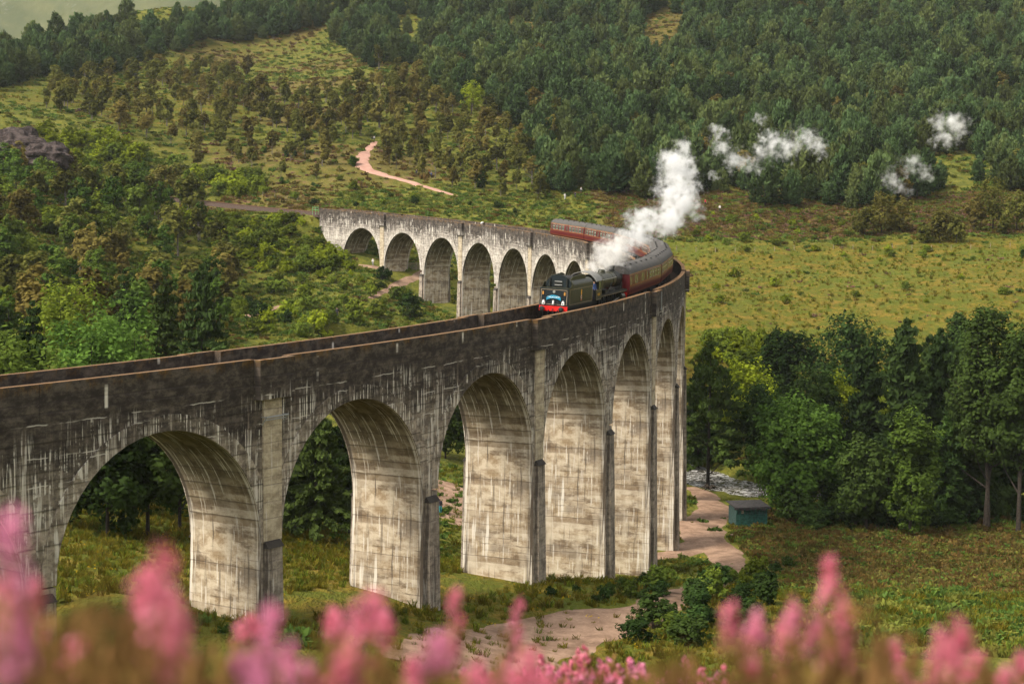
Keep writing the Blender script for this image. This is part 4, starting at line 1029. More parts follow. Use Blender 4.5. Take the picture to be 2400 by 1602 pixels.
def scatter_box(x0, x1, y0, y1, n, seed, smin, smax, pick):
    q = np.random.RandomState(seed)
    for _ in range(n):
        x, y = q.uniform(x0, x1), q.uniform(y0, y1)
        if float(np.min((PATHPTS[:, 0] - x) ** 2 + (PATHPTS[:, 1] - y) ** 2 - PATHPTS[:, 2])) < .6: continue
        z = ground(x, y); s = smin + (smax - smin) * q.rand() ** 1.5
        if z is None or z < -34.2: continue
        pts.append((x, y, z - .04)); rots.append((q.randn() * .12, q.randn() * .12, q.rand() * 6.28)); scl.append((s, s, s * (.8 + .5 * q.rand()))); idx.append(pick(q.rand()))
scatter_box(24, 66, 138, 190, 7500, 91, .45, .95, lambda r: 2 if r < .38 else 3 if r < .66 else 0 if r < .84 else 1)
scatter_box(25, 135, 396, 446, 5000, 92, .5, 1.2, lambda r: 4 if r < .38 else 2 if r < .55 else 3 if r < .7 else 0 if r < .85 else 1)
scatter(245, 450, 34000, 83, .45, 1.15, k_far)
scatter(450, 820, 20000, 84, .7, 1.6, k_far)
instancer('ground_cover', COVER, pts, rots, scl, idx, 'low bracken, hill heather and grass tufts covering the slopes', 'ground cover')
# ------------------------------------------------------------------ train
M_BLACK = plain('loco_black_paint', (.014, .015, .012), .5, spec=.25, var=.3)
M_OLIVEREFL = plain('black_paint_olive_reflection', (.028, .028, .013), .42, spec=.3, var=.2)  # black paint; the olive tint is its surroundings' reflection put into the colour
M_REAR = plain('tender_end_paint', (.010, .015, .017), .5, spec=.2, var=.2)
M_RED = plain('buffer_red', (.58, .012, .008), .45)
M_LINE = plain('lining_cream', (.30, .23, .15), .6)
M_YEL = plain('emblem_gold', (.80, .42, .03), .5)
M_REDD = plain('emblem_red', (.55, .12, .05), .5)
M_BLUE = plain('headboard_blue', (.02, .26, .42), .5)
M_WHITE = plain('lamp_white', (.82, .80, .76), .5)
M_STEEL = plain('rod_steel', (.42, .41, .38), .35, .8)
M_COAL = plain('coal', (.018, .017, .016), .8, var=.5, scale=9)
M_CABROOF = plain('cab_roof_grey', (.20, .195, .18), .6)
M_MAROON = plain('coach_maroon', (.092, .008, .010), .38, spec=.35, var=.1)
M_MAROON2 = plain('coach_maroon_lower', (.076, .006, .009), .4, spec=.35, var=.15)
M_ROOF = plain('coach_roof_grey', (.072, .066, .06), .8, var=.15, scale=1.2)
M_UNDER = plain('underframe_black', (.022, .02, .018), .8)
M_VENT = plain('roof_vent_black', (.02, .02, .02), .8)
M_GOLDL = plain('coach_lining_yellow', (.42, .20, .04), .5)
t = NT('window_glass'); gl = t.n('BsdfPrincipled'); gl.inputs['Base Color'].default_value = (.085, .095, .075, 1); gl.inputs['Roughness'].default_value = .2; gl.inputs['Specular IOR Level'].default_value = .5
t.t.links.new(gl.outputs[0], t.out.inputs['Surface']); M_GLASS = t.m
t = NT('cab_glass'); t.pbr((.06, .07, .07), .1, spec=.8); M_CABGLASS = t.m
M_SKINW = plain('window_frame_cream', (.50, .46, .38), .5)

def text_mesh(cu, mat):
    o = bpy.data.objects.new('tmp_text', cu); COL.objects.link(o); dg = bpy.context.evaluated_depsgraph_get()
    me = bpy.data.meshes.new_from_object(o.evaluated_get(dg)); bpy.data.objects.remove(o); me.materials.clear(); me.materials.append(mat); return me
S_NOSE = 14.93 * SP
def frame_at(s0, s1):
    """matrix of a vehicle whose two pivots stand on the track at s0 and s1 (s1 leading); origin midway, +x leading"""
    a, b = Vector(cl(s0, 0, RAIL)), Vector(cl(s1, 0, RAIL)); x = (b - a).normalized(); y = Vector((0, 0, 1)).cross(x).normalized()
    cant = -.045
    z = x.cross(y); y, z = y * math.cos(cant) + z * math.sin(cant), z * math.cos(cant) - y * math.sin(cant); m = (a + b) / 2
    return Matrix(((x.x, y.x, z.x, m.x), (x.y, y.y, z.y, m.y), (x.z, y.z, z.z, m.z), (0, 0, 0, 1)))
def wheel_mb(r, w=.13, spokes=12):
    b = MB(); n = 24
    prof = [(r + .03, -w / 2), (r + .03, -w / 2 + .03), (r, -w / 2 + .04), (r, w / 2), (r * .84, w / 2), (r * .84, -w / 2)]
    V = [(math.cos(6.2832 * i / n) * a, y, math.sin(6.2832 * i / n) * a) for i in range(n) for a, y in prof]; m = len(prof)
    F = [(i * m + j, i * m + (j + 1) % m, ((i + 1) % n) * m + (j + 1) % m, ((i + 1) % n) * m + j) for i in range(n) for j in range(m)]
    b.add(V, F)
    for i in range(spokes):
        a = 6.2832 * i / spokes; b.tube([(0, 0, 0), (math.cos(a) * r * .86, 0, math.sin(a) * r * .86)], [.035, .025], 5)
    b.tube([(0, -w, 0), (0, w, 0)], r * .16, 10)
    return b
def lathe_x(prof, n=20, z0=0.0, y0=0.0):
    V = [(x, y0 + math.cos(6.2832 * i / n) * r, z0 + math.sin(6.2832 * i / n) * r) for x, r in prof for i in range(n)]
    F = [(k * n + i, k * n + (i + 1) % n, (k + 1) * n + (i + 1) % n, (k + 1) * n + i) for k in range(len(prof) - 1) for i in range(n)]
    F += [tuple(range(n))[::-1], tuple(range((len(prof) - 1) * n, len(prof) * n))]
    return V, F
def lathe_z(b, x, y, prof, n=16, mi=0):
    V = [(x + math.cos(6.2832 * i / n) * r, y + math.sin(6.2832 * i / n) * r, z) for r, z in prof for i in range(n)]
    F = [(k * n + i, k * n + (i + 1) % n, (k + 1) * n + (i + 1) % n, (k + 1) * n + i) for k in range(len(prof) - 1) for i in range(n)]
    F += [tuple(range(n))[::-1], tuple(range((len(prof) - 1) * n, len(prof) * n))]
    b.add(V, F, mi)
def rect_line(b, x0, x1, z0, z1, y, w=.035, t=.006):
    for lo, hi in (((x0, z0), (x1, z0 + w)), ((x0, z1 - w), (x1, z1)), ((x0, z0 + w), (x0 + w, z1 - w)), ((x1 - w, z0 + w), (x1, z1 - w))):
        b.box2((lo[0], y - t, lo[1]), (hi[0], y + t, hi[1]))

# --- tender, leading end at +3.8
tender = empty('tender', label='black locomotive tender with red buffer beam and blue headboard, leading the train', cat='tender')
tender.matrix_world = frame_at(S_NOSE - 3.8 - 2.2, S_NOSE - 3.8 + 2.2)
tender.location = tender.matrix_world.translation
b = MB()
side = [(1.31, 1.28), (1.31, 2.98), (1.27, 3.18), (1.13, 3.36), (.92, 3.46)]
prof = [(y, z) for y, z in side] + [(-y, z) for y, z in side[::-1]]
b.prism([(p[0], p[1]) for p in prof], 2.15, -3.25, 'x')
b.box2((2.152, -1.31, 1.28), (3.30, 1.31, 2.80))
for sg in (-1, 1):
    b.prism([(2.15, 2.80), (2.15, 3.30), (2.35, 3.22), (2.62, 2.98), (2.95, 2.84), (3.30, 2.80)], sg * 1.31, sg * 1.27, 'y')
b.obj('body', M_OLIVEREFL, tender, True)
MB().box2((3.302, -1.30, 1.28), (3.325, 1.30, 2.80)).obj('end_plate', M_REAR, tender)
b = MB(); b.box2((-3.4, -1.33, 1.16), (3.36, 1.33, 1.277)); b.obj('footplate', M_BLACK, tender)
n = 14; arc = [(math.cos(math.pi * i / n) * 1.16, 3.0 + math.sin(math.pi * i / n) * .88) for i in range(n + 1)]
b = MB(); b.prism([(1.20, 2.80)] + arc + [(-1.20, 2.80)], 2.16, 2.24, 'x'); bulk = b.obj('coal_bulkhead', M_REAR, tender)
for sg in (-.78, .78): MB().box2((2.25, sg - .05, 2.8), (2.36, sg + .05, 3.62)).obj('bulkhead_rib', M_BLACK, bulk)
for z in (3.02, 3.32): MB().tube([(2.32, -.34, z), (2.32, .34, z)], .022, 6).obj('grab_rail', M_STEEL, bulk)
MB().box2((2.245, -.36, 2.85), (2.29, .36, 3.26)).obj('hatch', M_BLACK, bulk)
q = np.random.RandomState(5); b = MB()
nx_, ny_ = 15, 9; V = []
for i in range(nx_):
    for j in range(ny_):
        x, y = 1.9 - 3.6 * i / (nx_ - 1), -0.85 + 1.7 * j / (ny_ - 1); e = max(0, 1 - ((x - .1) / 1.9) ** 2) * max(0, 1 - (y / .9) ** 2)
        V.append((x + q.randn() * .03, y + q.randn() * .03, 3.43 + .22 * e + q.rand() * .09))
b.add(V, [(i * ny_ + j, i * ny_ + j + 1, (i + 1) * ny_ + j + 1, (i + 1) * ny_ + j) for i in range(nx_ - 1) for j in range(ny_ - 1)]); b.obj('coal', M_COAL, tender)
b = MB()
for sg in (-1, 1):
    b.prism([(-2.0, 3.34), (-2.0, 3.70), (-1.2, 3.86), (1.6, 3.72), (2.1, 3.40), (2.1, 3.34)], sg * 1.0, sg * .94, 'y')
b.obj('coal_rails', M_OLIVEREFL, tender)
b = MB(); b.box2((3.365, -1.28, .84), (3.44, 1.28, 1.28)); beam = b.obj('buffer_beam', M_RED, tender)
for sg in (-1, 1):
    b = MB(); b.add(*lathe_x([(3.44, .11), (3.62, .10), (3.625, .08), (3.86, .075), (3.87, .22), (3.90, .23), (3.92, .20)], 16, 1.05, sg * .865)); b.obj('buffer', M_BLACK, beam, True)
b = MB(); b.tube([(3.44, 0, 1.02), (3.62, 0, 1.02), (3.68, 0, .93), (3.62, 0, .86)], .04, 6); b.tube([(3.6, 0, .9), (3.62, .06, .6), (3.6, 0, .42), (3.62, -.06, .6), (3.6, 0, .9)], .025, 5)
b.tube([(3.46, .4, .95), (3.58, .4, .7), (3.5, .4, .45)], .035, 5); b.tube([(3.46, -.4, .95), (3.58, -.42, .7), (3.5, -.4, .45)], .035, 5); b.obj('coupling', M_BLACK, beam)
b = MB()
for w_ in ((-1.18, 1.18, 1.40, 2.68),):
    x = 3.33
    for lo, hi in (((w_[0], w_[2]), (w_[1], w_[2] + .035)), ((w_[0], w_[3] - .035), (w_[1], w_[3])), ((w_[0], w_[2]), (w_[0] + .035, w_[3])), ((w_[1] - .035, w_[2]), (w_[1], w_[3]))): b.box2((x, lo[0], lo[1]), (x + .008, hi[0], hi[1]))
b.obj('end_lining', M_LINE, tender)
for sg in (-1, 1):
    b = MB(); rect_line(b, -3.15, 2.95, 1.40, 2.72, sg * 1.316); b.obj('side_lining', M_LINE, tender)
    # emblem: rampant lion over a wheel
    ly = sg * 1.322; lion = [(-.10, 2.05), (.10, 2.05), (.13, 2.16), (.08, 2.22), (.16, 2.30), (.09, 2.36), (.12, 2.46), (.03, 2.60), (-.03, 2.50), (-.06, 2.60), (-.13, 2.52), (-.10, 2.36), (-.15, 2.26), (-.09, 2.18)]
    b = MB(); b.prism([(x - .1, z) for x, z in lion], ly - .004, ly + .004, 'y'); em = b.obj('emblem', M_YEL, tender)
    b = MB(); b.prism([(-.1 + .17 * math.cos(6.2832 * i / 16), 1.92 + .17 * math.sin(6.2832 * i / 16)) for i in range(16)], ly - .005, ly + .005, 'y'); b.obj('emblem_wheel', M_SKINW, em)
    b = MB(); b.prism([(-.1 + .09 * math.cos(6.2832 * i / 12), 1.92 + .09 * math.sin(6.2832 * i / 12)) for i in range(12)], ly - .008, ly + .008, 'y'); b.obj('emblem_hub', M_REDD, em)
    b = MB(); b.prism([(-.26, 1.72), (.06, 1.72), (.0, 1.62), (-.2, 1.62)], ly - .005, ly + .005, 'y'); b.obj('emblem_scroll', M_REDD, em)
# curved headboard with its lettering
b = MB(); top = [(-.62 + 1.24 * i / 12, 2.06 + .16 * math.sin(math.pi * i / 12)) for i in range(13)]; bot = [(.62 - 1.24 * i / 12, 1.80 + .14 * math.sin(math.pi * i / 12)) for i in range(13)]
bot[0] = (.66, 1.76); bot[-1] = (-.66, 1.76)
b.prism(top + bot, 3.40, 3.43, 'x'); hb = b.obj('headboard', M_BLUE, tender)
cu = bpy.data.curves.new('lettering', 'FONT'); cu.body = 'THE JACOBITE'; cu.size = .17; cu.align_x = 'CENTER'; cu.extrude = .003
lt = link('lettering', text_mesh(cu, M_WHITE), hb); lt.matrix_local = Matrix(((0, 0, 1, 3.436), (1, 0, 0, 0), (0, 1, 0, 1.985), (0, 0, 0, 1)))
for y, z in ((-.88, 1.40), (.88, 1.40), (0, 1.42)):
    b = MB(); w_ = .11 if y else .07; b.prism([(y - w_, z), (y + w_, z), (y + w_, z + .22), (y + .03, z + .36), (y - .03, z + .36), (y - w_, z + .22)], 3.36, 3.54, 'x'); lp = b.obj('lamp', M_WHITE, tender)
    MB().tube([(3.54, y, z + .12), (3.58, y, z + .12)], .055, 10).obj('lamp_lens', M_CABGLASS if y else M_WHITE, lp)
for sg in (-1, 1): MB().box2((3.33, sg * .98 - .07, 2.22), (3.40, sg * .98 + .07, 2.50)).obj('lamp_bracket', M_GOLDL, tender)
for sg in (-1, 1): MB().box2((3.33, sg * .72 - .14, 2.12), (3.36, sg * .72 + .14, 2.15)).obj('foot_step', M_BLACK, tender)
MB().tube([(3.33, 0, 2.5), (3.37, 0, 2.5)], .12, 14).obj('works_plate', M_STEEL, tender)
b = MB()
for sg in (-1, 1): b.prism([(-3.2, .45), (-3.2, 1.16), (3.2, 1.16), (3.2, .45), (2.6, .35), (1.7, .75), (1.0, .35), (.5, .75), (-.3, .35), (-1.2, .75), (-2.0, .35), (-2.8, .55)], sg * 1.05, sg * 1.0, 'y')
b.obj('frames', M_BLACK, tender)
wm = wheel_mb(.65).mesh('tender_wheel', M_BLACK)
for x in (2.2, .1, -2.0):
    for sg in (-1, 1): link('wheel', wm, tender, (x, sg * .80, .65))

# --- locomotive, cab end at +5.9
loco = empty('steam_locomotive', label='black lined steam locomotive running backwards behind its tender', cat='locomotive')
s_l = S_NOSE - 7.6 - 5.9
loco.matrix_world = frame_at(s_l - 3.4, s_l + 3.0)
b = MB()
for sg in (-1, 1):      # cab sides with a window opening
    y0, y1 = sg * 1.32, sg * 1.27
    b.box2((4.0, min(y0, y1), 1.3), (5.75, max(y0, y1), 2.25)); b.box2((4.0, min(y0, y1), 2.25), (4.25, max(y0, y1), 2.95)); b.box2((4.82, min(y0, y1), 2.25), (5.0, max(y0, y1), 2.95)); b.box2((4.0, min(y0, y1), 2.95), (5.45, max(y0, y1), 3.05))
b.box2((3.95, -1.32, 1.3), (3.998, 1.32, 3.05)); cab = b.obj('cab', M_OLIVEREFL, loco)
n = 12; ro = [(math.cos(math.pi * (.12 + .76 * i / n)) * 1.46, 2.58 + math.sin(math.pi * (.12 + .76 * i / n)) * 1.25) for i in range(n + 1)]
b = MB(); b.prism(ro + [(y * .97, z - .05) for y, z in ro[::-1]], 3.9, 5.95, 'x'); b.obj('cab_roof', M_CABROOF, loco, True)
b = MB()
for sg in (-1, 1): b.box2((4.25, sg * 1.295 - .005, 2.25), (4.82, sg * 1.295 + .005, 2.95))
b.obj('cab_window', M_CABGLASS, cab)
for sg in (-1, 1):
    b = MB(); rect_line(b, 4.08, 5.68, 1.38, 2.18, sg * 1.325, .03); b.obj('cab_lining', M_LINE, cab)
    cu = bpy.data.curves.new('number', 'FONT'); cu.body = '45407'; cu.size = .34; cu.align_x = 'CENTER'; cu.extrude = .003
    lt = link('number', text_mesh(cu, M_YEL), cab)
    lt.matrix_local = Matrix(((-1, 0, 0, 4.9), (0, 0, 1, 1.326), (0, 1, 0, 1.70), (0, 0, 0, 1))) if sg > 0 else Matrix(((1, 0, 0, 4.9), (0, 0, -1, -1.326), (0, 1, 0, 1.70), (0, 0, 0, 1)))
b = MB(); V, F = lathe_x([(3.95, .86), (1.3, .84), (1.28, .86), (1.2, .86), (1.18, .83), (-2.2, .76), (-2.22, .79), (-2.3, .79), (-2.32, .76), (-3.6, .74)], 28, 2.62); b.add(V, F)
for z_ in (): pass
boiler = b.obj('boiler', M_OLIVEREFL, loco, True)
b = MB(); b.box2((1.4, -.84, 1.75), (3.94, .84, 3.2)); bme = b.obj('firebox', M_OLIVEREFL, loco)
md = bme.modifiers.new('round', 'BEVEL'); md.width = .3; md.segments = 4; md.limit_method = 'NONE'
b = MB(); V, F = lathe_x([(-3.6, .78), (-5.05, .78), (-5.1, .72), (-5.2, .55), (-5.24, .2)], 28, 2.62); b.add(V, F); b.obj('smokebox', M_BLACK, loco, True)
b = MB(); lathe_z(b, -4.35, 0, [(.36, 3.32), (.27, 3.45), (.25, 3.72), (.30, 3.80), (.30, 3.86), (.22, 3.86), (.20, 3.6)]); b.obj('chimney', M_BLACK, loco, True)
b = MB(); lathe_z(b, -.6, 0, [(.42, 3.3), (.36, 3.42), (.34, 3.58), (.25, 3.68), (.02, 3.71)]); b.obj('dome', M_OLIVEREFL, loco, True)
b = MB(); lathe_z(b, 2.2, .2, [(.09, 3.4), (.09, 3.62), (.03, 3.66)], 8); lathe_z(b, 2.2, -.2, [(.09, 3.4), (.09, 3.62), (.03, 3.66)], 8); b.obj('safety_valves', M_STEEL, loco)
b = MB()
for sg in (-1, 1):
    b.box2((-5.4, sg * 1.0 - .32, 1.60), (3.95, sg * 1.0 + .32, 1.68)); b.box2((-5.4, sg * 1.31 - .02, 1.5), (3.95, sg * 1.31 + .02, 1.60))
rb = b.obj('running_board', M_BLACK, loco)
b = MB()
for sg in (-1, 1): b.box2((-5.35, sg * 1.335 - .004, 1.52), (3.9, sg * 1.335 + .004, 1.545))
b.obj('board_lining', M_LINE, rb)
b = MB()
for sg in (-1, 1): b.prism([(-5.6, .55), (-5.6, 1.6), (5.6, 1.3), (5.6, .6), (3, .45), (-3, .45)], sg * .62, sg * .58, 'y')
b.obj('frames', M_BLACK, loco)
wm = wheel_mb(.91, .14, 18).mesh('driving_wheel', M_BLACK); wl = wheel_mb(.5, .13, 10).mesh('leading_wheel', M_BLACK)
for x in (2.35, .2, -1.95):
    for sg in (-1, 1): link('driving_wheel', wm, loco, (x, sg * .82, .91))
for x in (-3.55, -5.2):
    for sg in (-1, 1): link('leading_wheel', wl, loco, (x, sg * .80, .5))
for sg in (-1, 1):
    MB().box2((-2.0, sg * .96 - .03, .56), (2.4, sg * .96 + .03, .68)).obj('coupling_rod', M_STEEL, loco)
    b = MB(); b.tube([(.2, sg * 1.06, .62), (-3.4, sg * 1.06, .95)], .06, 6); b.obj('connecting_rod', M_STEEL, loco)
    b = MB(); b.add(*lathe_x([(-3.5, .38), (-4.6, .38)], 18, 1.0, sg * 1.02)); b.add(*lathe_x([(-3.5, .24), (-4.6, .24)], 14, 1.48, sg * 1.02)); b.obj('cylinder', M_OLIVEREFL, loco, True)
    b = MB(); b.tube([(-3.2, sg * .8, 2.9), (-1, sg * .9, 2.9), (3.9, sg * .95, 2.95)], .025, 5, caps=False); b.obj('handrail', M_STEEL, loco)
    b = MB(); b.box2((1.6, sg * 1.0 - .2, 1.68), (2.2, sg * 1.0 + .2, 2.0)); b.tube([(1.4, sg * .95, 1.9), (.2, sg * .95, 1.85), (-.8, sg * .9, 2.2), (-1.5, sg * .75, 2.5)], .05, 6); b.tube([(3.9, sg * 1.0, 1.95), (2.6, sg * 1.05, 2.1), (1.0, sg * .95, 2.05)], .04, 6); b.obj('pipework', M_BLACK, loco)
b = MB(); b.box2((-5.75, -1.25, .84), (-5.66, 1.25, 1.28)); b.obj('front_beam', M_RED, loco)
for sg in (-1, 1):
    b = MB(); b.add(*lathe_x([(-5.75, .10), (-6.0, .09), (-6.02, .22), (-6.06, .2)], 14, 1.05, sg * .865)); b.obj('buffer', M_BLACK, loco, True)

# --- carriages
HW = 1.40
SEC = [(1.30, .98), (1.38, 1.25), (HW, 1.7), (HW, 2.2), (1.37, 2.75), (1.30, 3.02)]
RSEC = [(1.34, 3.0), (1.28, 3.18), (1.12, 3.40), (.85, 3.58), (.5, 3.70), (.17, 3.75)]
CL_ = 19.0
def sideprism(sec, x0, x1): return [(y, z) for y, z in sec] + [(-y, z) for y, z in sec[::-1]], x0, x1
def body_mesh():
    b = MB(); p, x0, x1 = sideprism(SEC, -CL_ / 2, CL_ / 2); b.prism(p, x0, x1, 'x')
    return b.mesh('carriage_body', M_MAROON, True)
BODY = body_mesh()
b = MB(); p, x0, x1 = sideprism(RSEC, -CL_ / 2 - .06, CL_ / 2 + .06); b.prism(p, x0, x1, 'x'); ROOFM = b.mesh('carriage_roof', M_ROOF, True)
b = MB(); b.box2((-.13, -.11, -.04), (.13, .11, .07)); VENTM = b.mesh('roof_vent', M_VENT)
def yof(z): return float(np.interp(z, [s_[1] for s_ in SEC], [s_[0] for s_ in SEC]))
def pane(wd, z0, z1, mat, t=.004, pr=.006):
    b = MB()
    for sg in (1,):
        ya, yb = yof(z0) + pr, yof(z1) + pr
        b.add([(-wd / 2, ya, z0), (wd / 2, ya, z0), (wd / 2, yb, z1), (-wd / 2, yb, z1), (-wd / 2, ya - .03, z0), (wd / 2, ya - .03, z0), (wd / 2, yb - .03, z1), (-wd / 2, yb - .03, z1)], [(0, 1, 2, 3), (0, 4, 5, 1), (1, 5, 6, 2), (2, 6, 7, 3), (3, 7, 4, 0)])
    return b
WFR = pane(1.30, 2.0, 2.83, M_MAROON2, pr=.006).mesh('window_frame', M_SKINW); WPN = pane(1.22, 2.04, 2.79, M_GLASS, pr=.012).mesh('window_pane', M_GLASS); WBAR = pane(1.22, 2.50, 2.54, M_SKINW, pr=.018).mesh('window_bar', M_SKINW)
SFR = pane(.62, 2.0, 2.78, M_MAROON2, pr=.010).mesh('door_window', M_GLASS)
DOOR = pane(.78, 1.05, 2.9, M_MAROON2, pr=.004).mesh('door', M_MAROON2)
def lines_mesh(sg):
    b = MB()
    for z, h in ((1.84, .045), (1.12, .035), (2.92, .05)):
        y0, y1 = sg * (yof(z) + .008), sg * (yof(z + h) + .008); b.add([(-CL_ / 2 + .05, y0, z), (CL_ / 2 - .05, y0, z), (CL_ / 2 - .05, y1, z + h), (-CL_ / 2 + .05, y1, z + h)], [(0, 1, 2, 3)])
    return b.mesh('lining', M_GOLDL)
LNS = [lines_mesh(1), lines_mesh(-1)]
b = MB(); b.box2((-8.9, -1.15, .78), (8.9, 1.15, .98)); b.box2((-2.6, -1.1, .42), (-.6, 1.1, .78)); b.box2((.4, -1.0, .45), (1.9, 1.0, .78)); b.box2((-4.1, -.9, .5), (-3.2, .9, .78)); b.box2((2.6, -1.2, .6), (5.0, 1.2, .66)); UNDER = b.mesh('underframe', M_UNDER)
def bogie_mesh():
    b = MB()
    for sg in (-1, 1): b.prism([(-1.9, .50), (-1.5, .42), (-.5, .30), (.5, .30), (1.5, .42), (1.9, .50), (1.9, .68), (-1.9, .68)], sg * 1.02, sg * .94, 'y')
    b.box2((-.25, -1.0, .45), (.25, 1.0, .76)); return b.mesh('bogie', M_UNDER)
BOG = bogie_mesh(); CW = wheel_mb(.45, .12, 8).mesh('carriage_wheel', M_UNDER)
b = MB(); b.box2((0, -.62, .95), (.34, .62, 3.05)); b.box2((0, -1.25, 1.0), (.03, -.95, 2.9)); GANG = b.mesh('gangway', M_UNDER)
b = MB(); b.add(*lathe_x([(0, .1), (.36, .09), (.37, .22), (.41, .2)], 12, 1.05, .865)); b.add(*lathe_x([(0, .1), (.36, .09), (.37, .22), (.41, .2)], 12, 1.05, -.865)); CBUF = b.mesh('buffers', M_UNDER)
ENDM = MB().box2((.0, -1.29, 1.0), (.02, 1.29, 3.0)).mesh('end_panel', M_MAROON)
names = ['first maroon carriage with luggage doors, coupled behind the locomotive', 'second maroon carriage behind the locomotive, at the tightest of the bend', 'third maroon carriage from the locomotive, its vented roof in the bend', 'fourth maroon carriage from the locomotive, middle of the train',
         'fifth maroon carriage from the locomotive, half hidden by steam', 'last but one maroon carriage at the far end of the train', 'last maroon carriage at the far end of the train']
PITCHC = 19.42
for ci in range(7):
    sm = S_NOSE - 19.5 - PITCHC * (ci + .5)
    c = empty('railway_carriage', label=names[ci], cat='carriage', group='carriages of the train')
    c.matrix_world = frame_at(sm - 6.7, sm + 6.7)
    c.matrix_world = Matrix.Translation(c.matrix_world.to_3x3() @ Vector((0, -.06, 0))) @ c.matrix_world
    bd = link('body', BODY, c); rf = link('roof', ROOFM, c)
    for x in np.linspace(-7.6, 7.6, 6):
        for y in (-.55, .55): link('roof_vent', VENTM, rf, (x + (.3 if y > 0 else -.3), y, 3.70))
    for si, sg in enumerate((1, -1)):
        R_ = Matrix.Identity(4) if sg > 0 else Matrix.Rotation(math.pi, 4, 'Z')
        link('lining', LNS[0 if sg > 0 else 1], bd)
        if ci == 0:
            wins, doors = [-7.6, -5.9, -4.2, -2.5], [-9.0, -.6, 1.6, 2.5, 5.4, 6.3, 9.0]
        else:
            wins, doors = [-7.3, -5.55, -3.8, -2.05, 2.05, 3.8, 5.55, 7.3], [-8.75, 0.0, 8.75]
        for x in wins:
            f = link('window', WFR, c); f.matrix_local = R_ @ Matrix.Translation((x, 0, 0)); link('pane', WPN, f); link('glazing_bar', WBAR, f)
        for x in doors:
            d_ = link('door', DOOR, c); d_.matrix_local = R_ @ Matrix.Translation((x, 0, 0)); link('door_window', SFR, d_)
    link('underframe', UNDER, c)
    for x in (-6.7, 6.7):
        bg_ = link('bogie', BOG, c, (x, 0, 0))
        for dx in (-1.3, 1.3):
            for sg in (-1, 1): link('wheel', CW, bg_, (dx, sg * .8, .45))
    for sg in (1, -1):
        g_ = link('gangway', GANG, c); g_.matrix_local = Matrix.Translation((CL_ / 2 * sg, 0, 0)) @ (Matrix.Identity(4) if sg > 0 else Matrix.Rotation(math.pi, 4, 'Z'))
        g_ = link('buffers', CBUF, c); g_.matrix_local = Matrix.Translation((CL_ / 2 * sg, 0, 0)) @ (Matrix.Identity(4) if sg > 0 else Matrix.Rotation(math.pi, 4, 'Z'))
# ------------------------------------------------------------------ hut, fences, rocks, people
M_TEAL = plain('hut_green_boards', (.018, .070, .054), .85, var=.35, scale=4)
M_TEALD = plain('hut_side_boards', (.022, .05, .045), .8, var=.35, scale=4)
M_FELT = plain('hut_roof_felt', (.035, .032, .032), .9, var=.4)
M_WOOD = plain('grey_timber', (.24, .20, .15), .9, var=.3, scale=6)
M_LOG = plain('cut_log', (.34, .25, .17), .9, var=.4, scale=6)
M_ROCK = NT('crag_rock')
n = M_ROCK.noise(M_ROCK.pos(), .5, 5, .7); n2 = M_ROCK.noise(M_ROCK.pos(), 2.2, 4, .7)
M_ROCK = M_ROCK.pbr(M_ROCK.mix(M_ROCK.ramp(n, .35, .65), (.03, .023, .022), (.11, .085, .078)), .95, normal=M_ROCK.bump(n2, 1, .4), spec=.1)

p = pix_ground(1752, 1228)
hut = empty('hut', (p.x, p.y, p.z - .05), .22, label='small teal timber hut with dark felt roof beside the gravel track', cat='hut')
W, D, H = 1.95, 1.35, 2.3
for i in range(6):
    z = .18 + .235 * i
    MB().box((0, -D, z), (W, .022 + .004 * (i % 2), .108)).obj('plank', M_TEAL, hut)
for i in range(6):
    z = .18 + .235 * i
    MB().box((W, 0, z), (.022 + .004 * (i % 2), D - .03, .108)).obj('plank', M_TEALD, hut)
for i in range(9):
    MB().box((-W + .1 + (2 * W - .2) * i / 8, -D, 1.88), (.07, .035, .42)).obj('post', M_TEAL, hut)
MB().box2((-W + .02, -D + .03, 1.48), (W - .02, -D + .05, 2.28)).obj('window', M_TEALD, hut)
MB().box2((-W + .5, -D + .004, 1.6), (-W + .95, -D + .029, 2.1)).obj('window_board', M_WOOD, hut)
MB().box2((-W + .03, -D + .055, .05), (W - .03, D, 2.26)).obj('wall', M_TEALD, hut)
b = MB(); b.prism([(-D - .35, 2.28), (D + .25, 2.62), (D + .25, 2.72), (-D - .35, 2.40)], -W - .25, W + .25, 'x'); rf = b.obj('roof', M_FELT, hut)
for i in range(7): MB().box((-W - .1 + (2 * W + .2) * i / 6, -D - .36, 2.25 - .05 * (i % 3)), (.26, .015, .13 + .03 * (i % 2))).obj('roof_edge', M_FELT, rf)
for i, (u, v, a, L, lb) in enumerate([(1745, 1256, .1, 1.6, 'pale cut log lying nearest the hut'), (1830, 1262, -.2, .9, 'short log on the log pile'), (1855, 1255, .4, .7, 'dark short log across the log pile'), (1880, 1258, .05, .8, 'log at the far end of the log pile')]):
    p = pix_ground(u, v); b = MB(); b.tube([(-L, 0, .14), (0, .04, .15), (L, 0, .14)], [.15, .14, .13], 9); o = b.obj('log', M_LOG, None, True, (p.x, p.y, p.z)); o.rotation_euler = (0, 0, a); prop(o, lb, 'log', 'logs near the hut')
# upturned root plate by the river
p = pix_ground(1662, 1150); b = MB(); q = np.random.RandomState(8)
for i in range(26):
    a = q.rand() * 6.28; L = .6 + .9 * q.rand(); e = q.rand() * .9
    b.tube([(0, 0, .35), (math.cos(a) * L * .5, math.sin(a) * L * .5, .45 + e * .5), (math.cos(a) * L, math.sin(a) * L, e * .9)], [.16, .09, .02], 6, caps=False)
prop(b.obj('tree_stump', M_BARK, None, True, (p.x, p.y, p.z)), 'tangled dark root plate on the river bank under the spruce', 'tree stump')

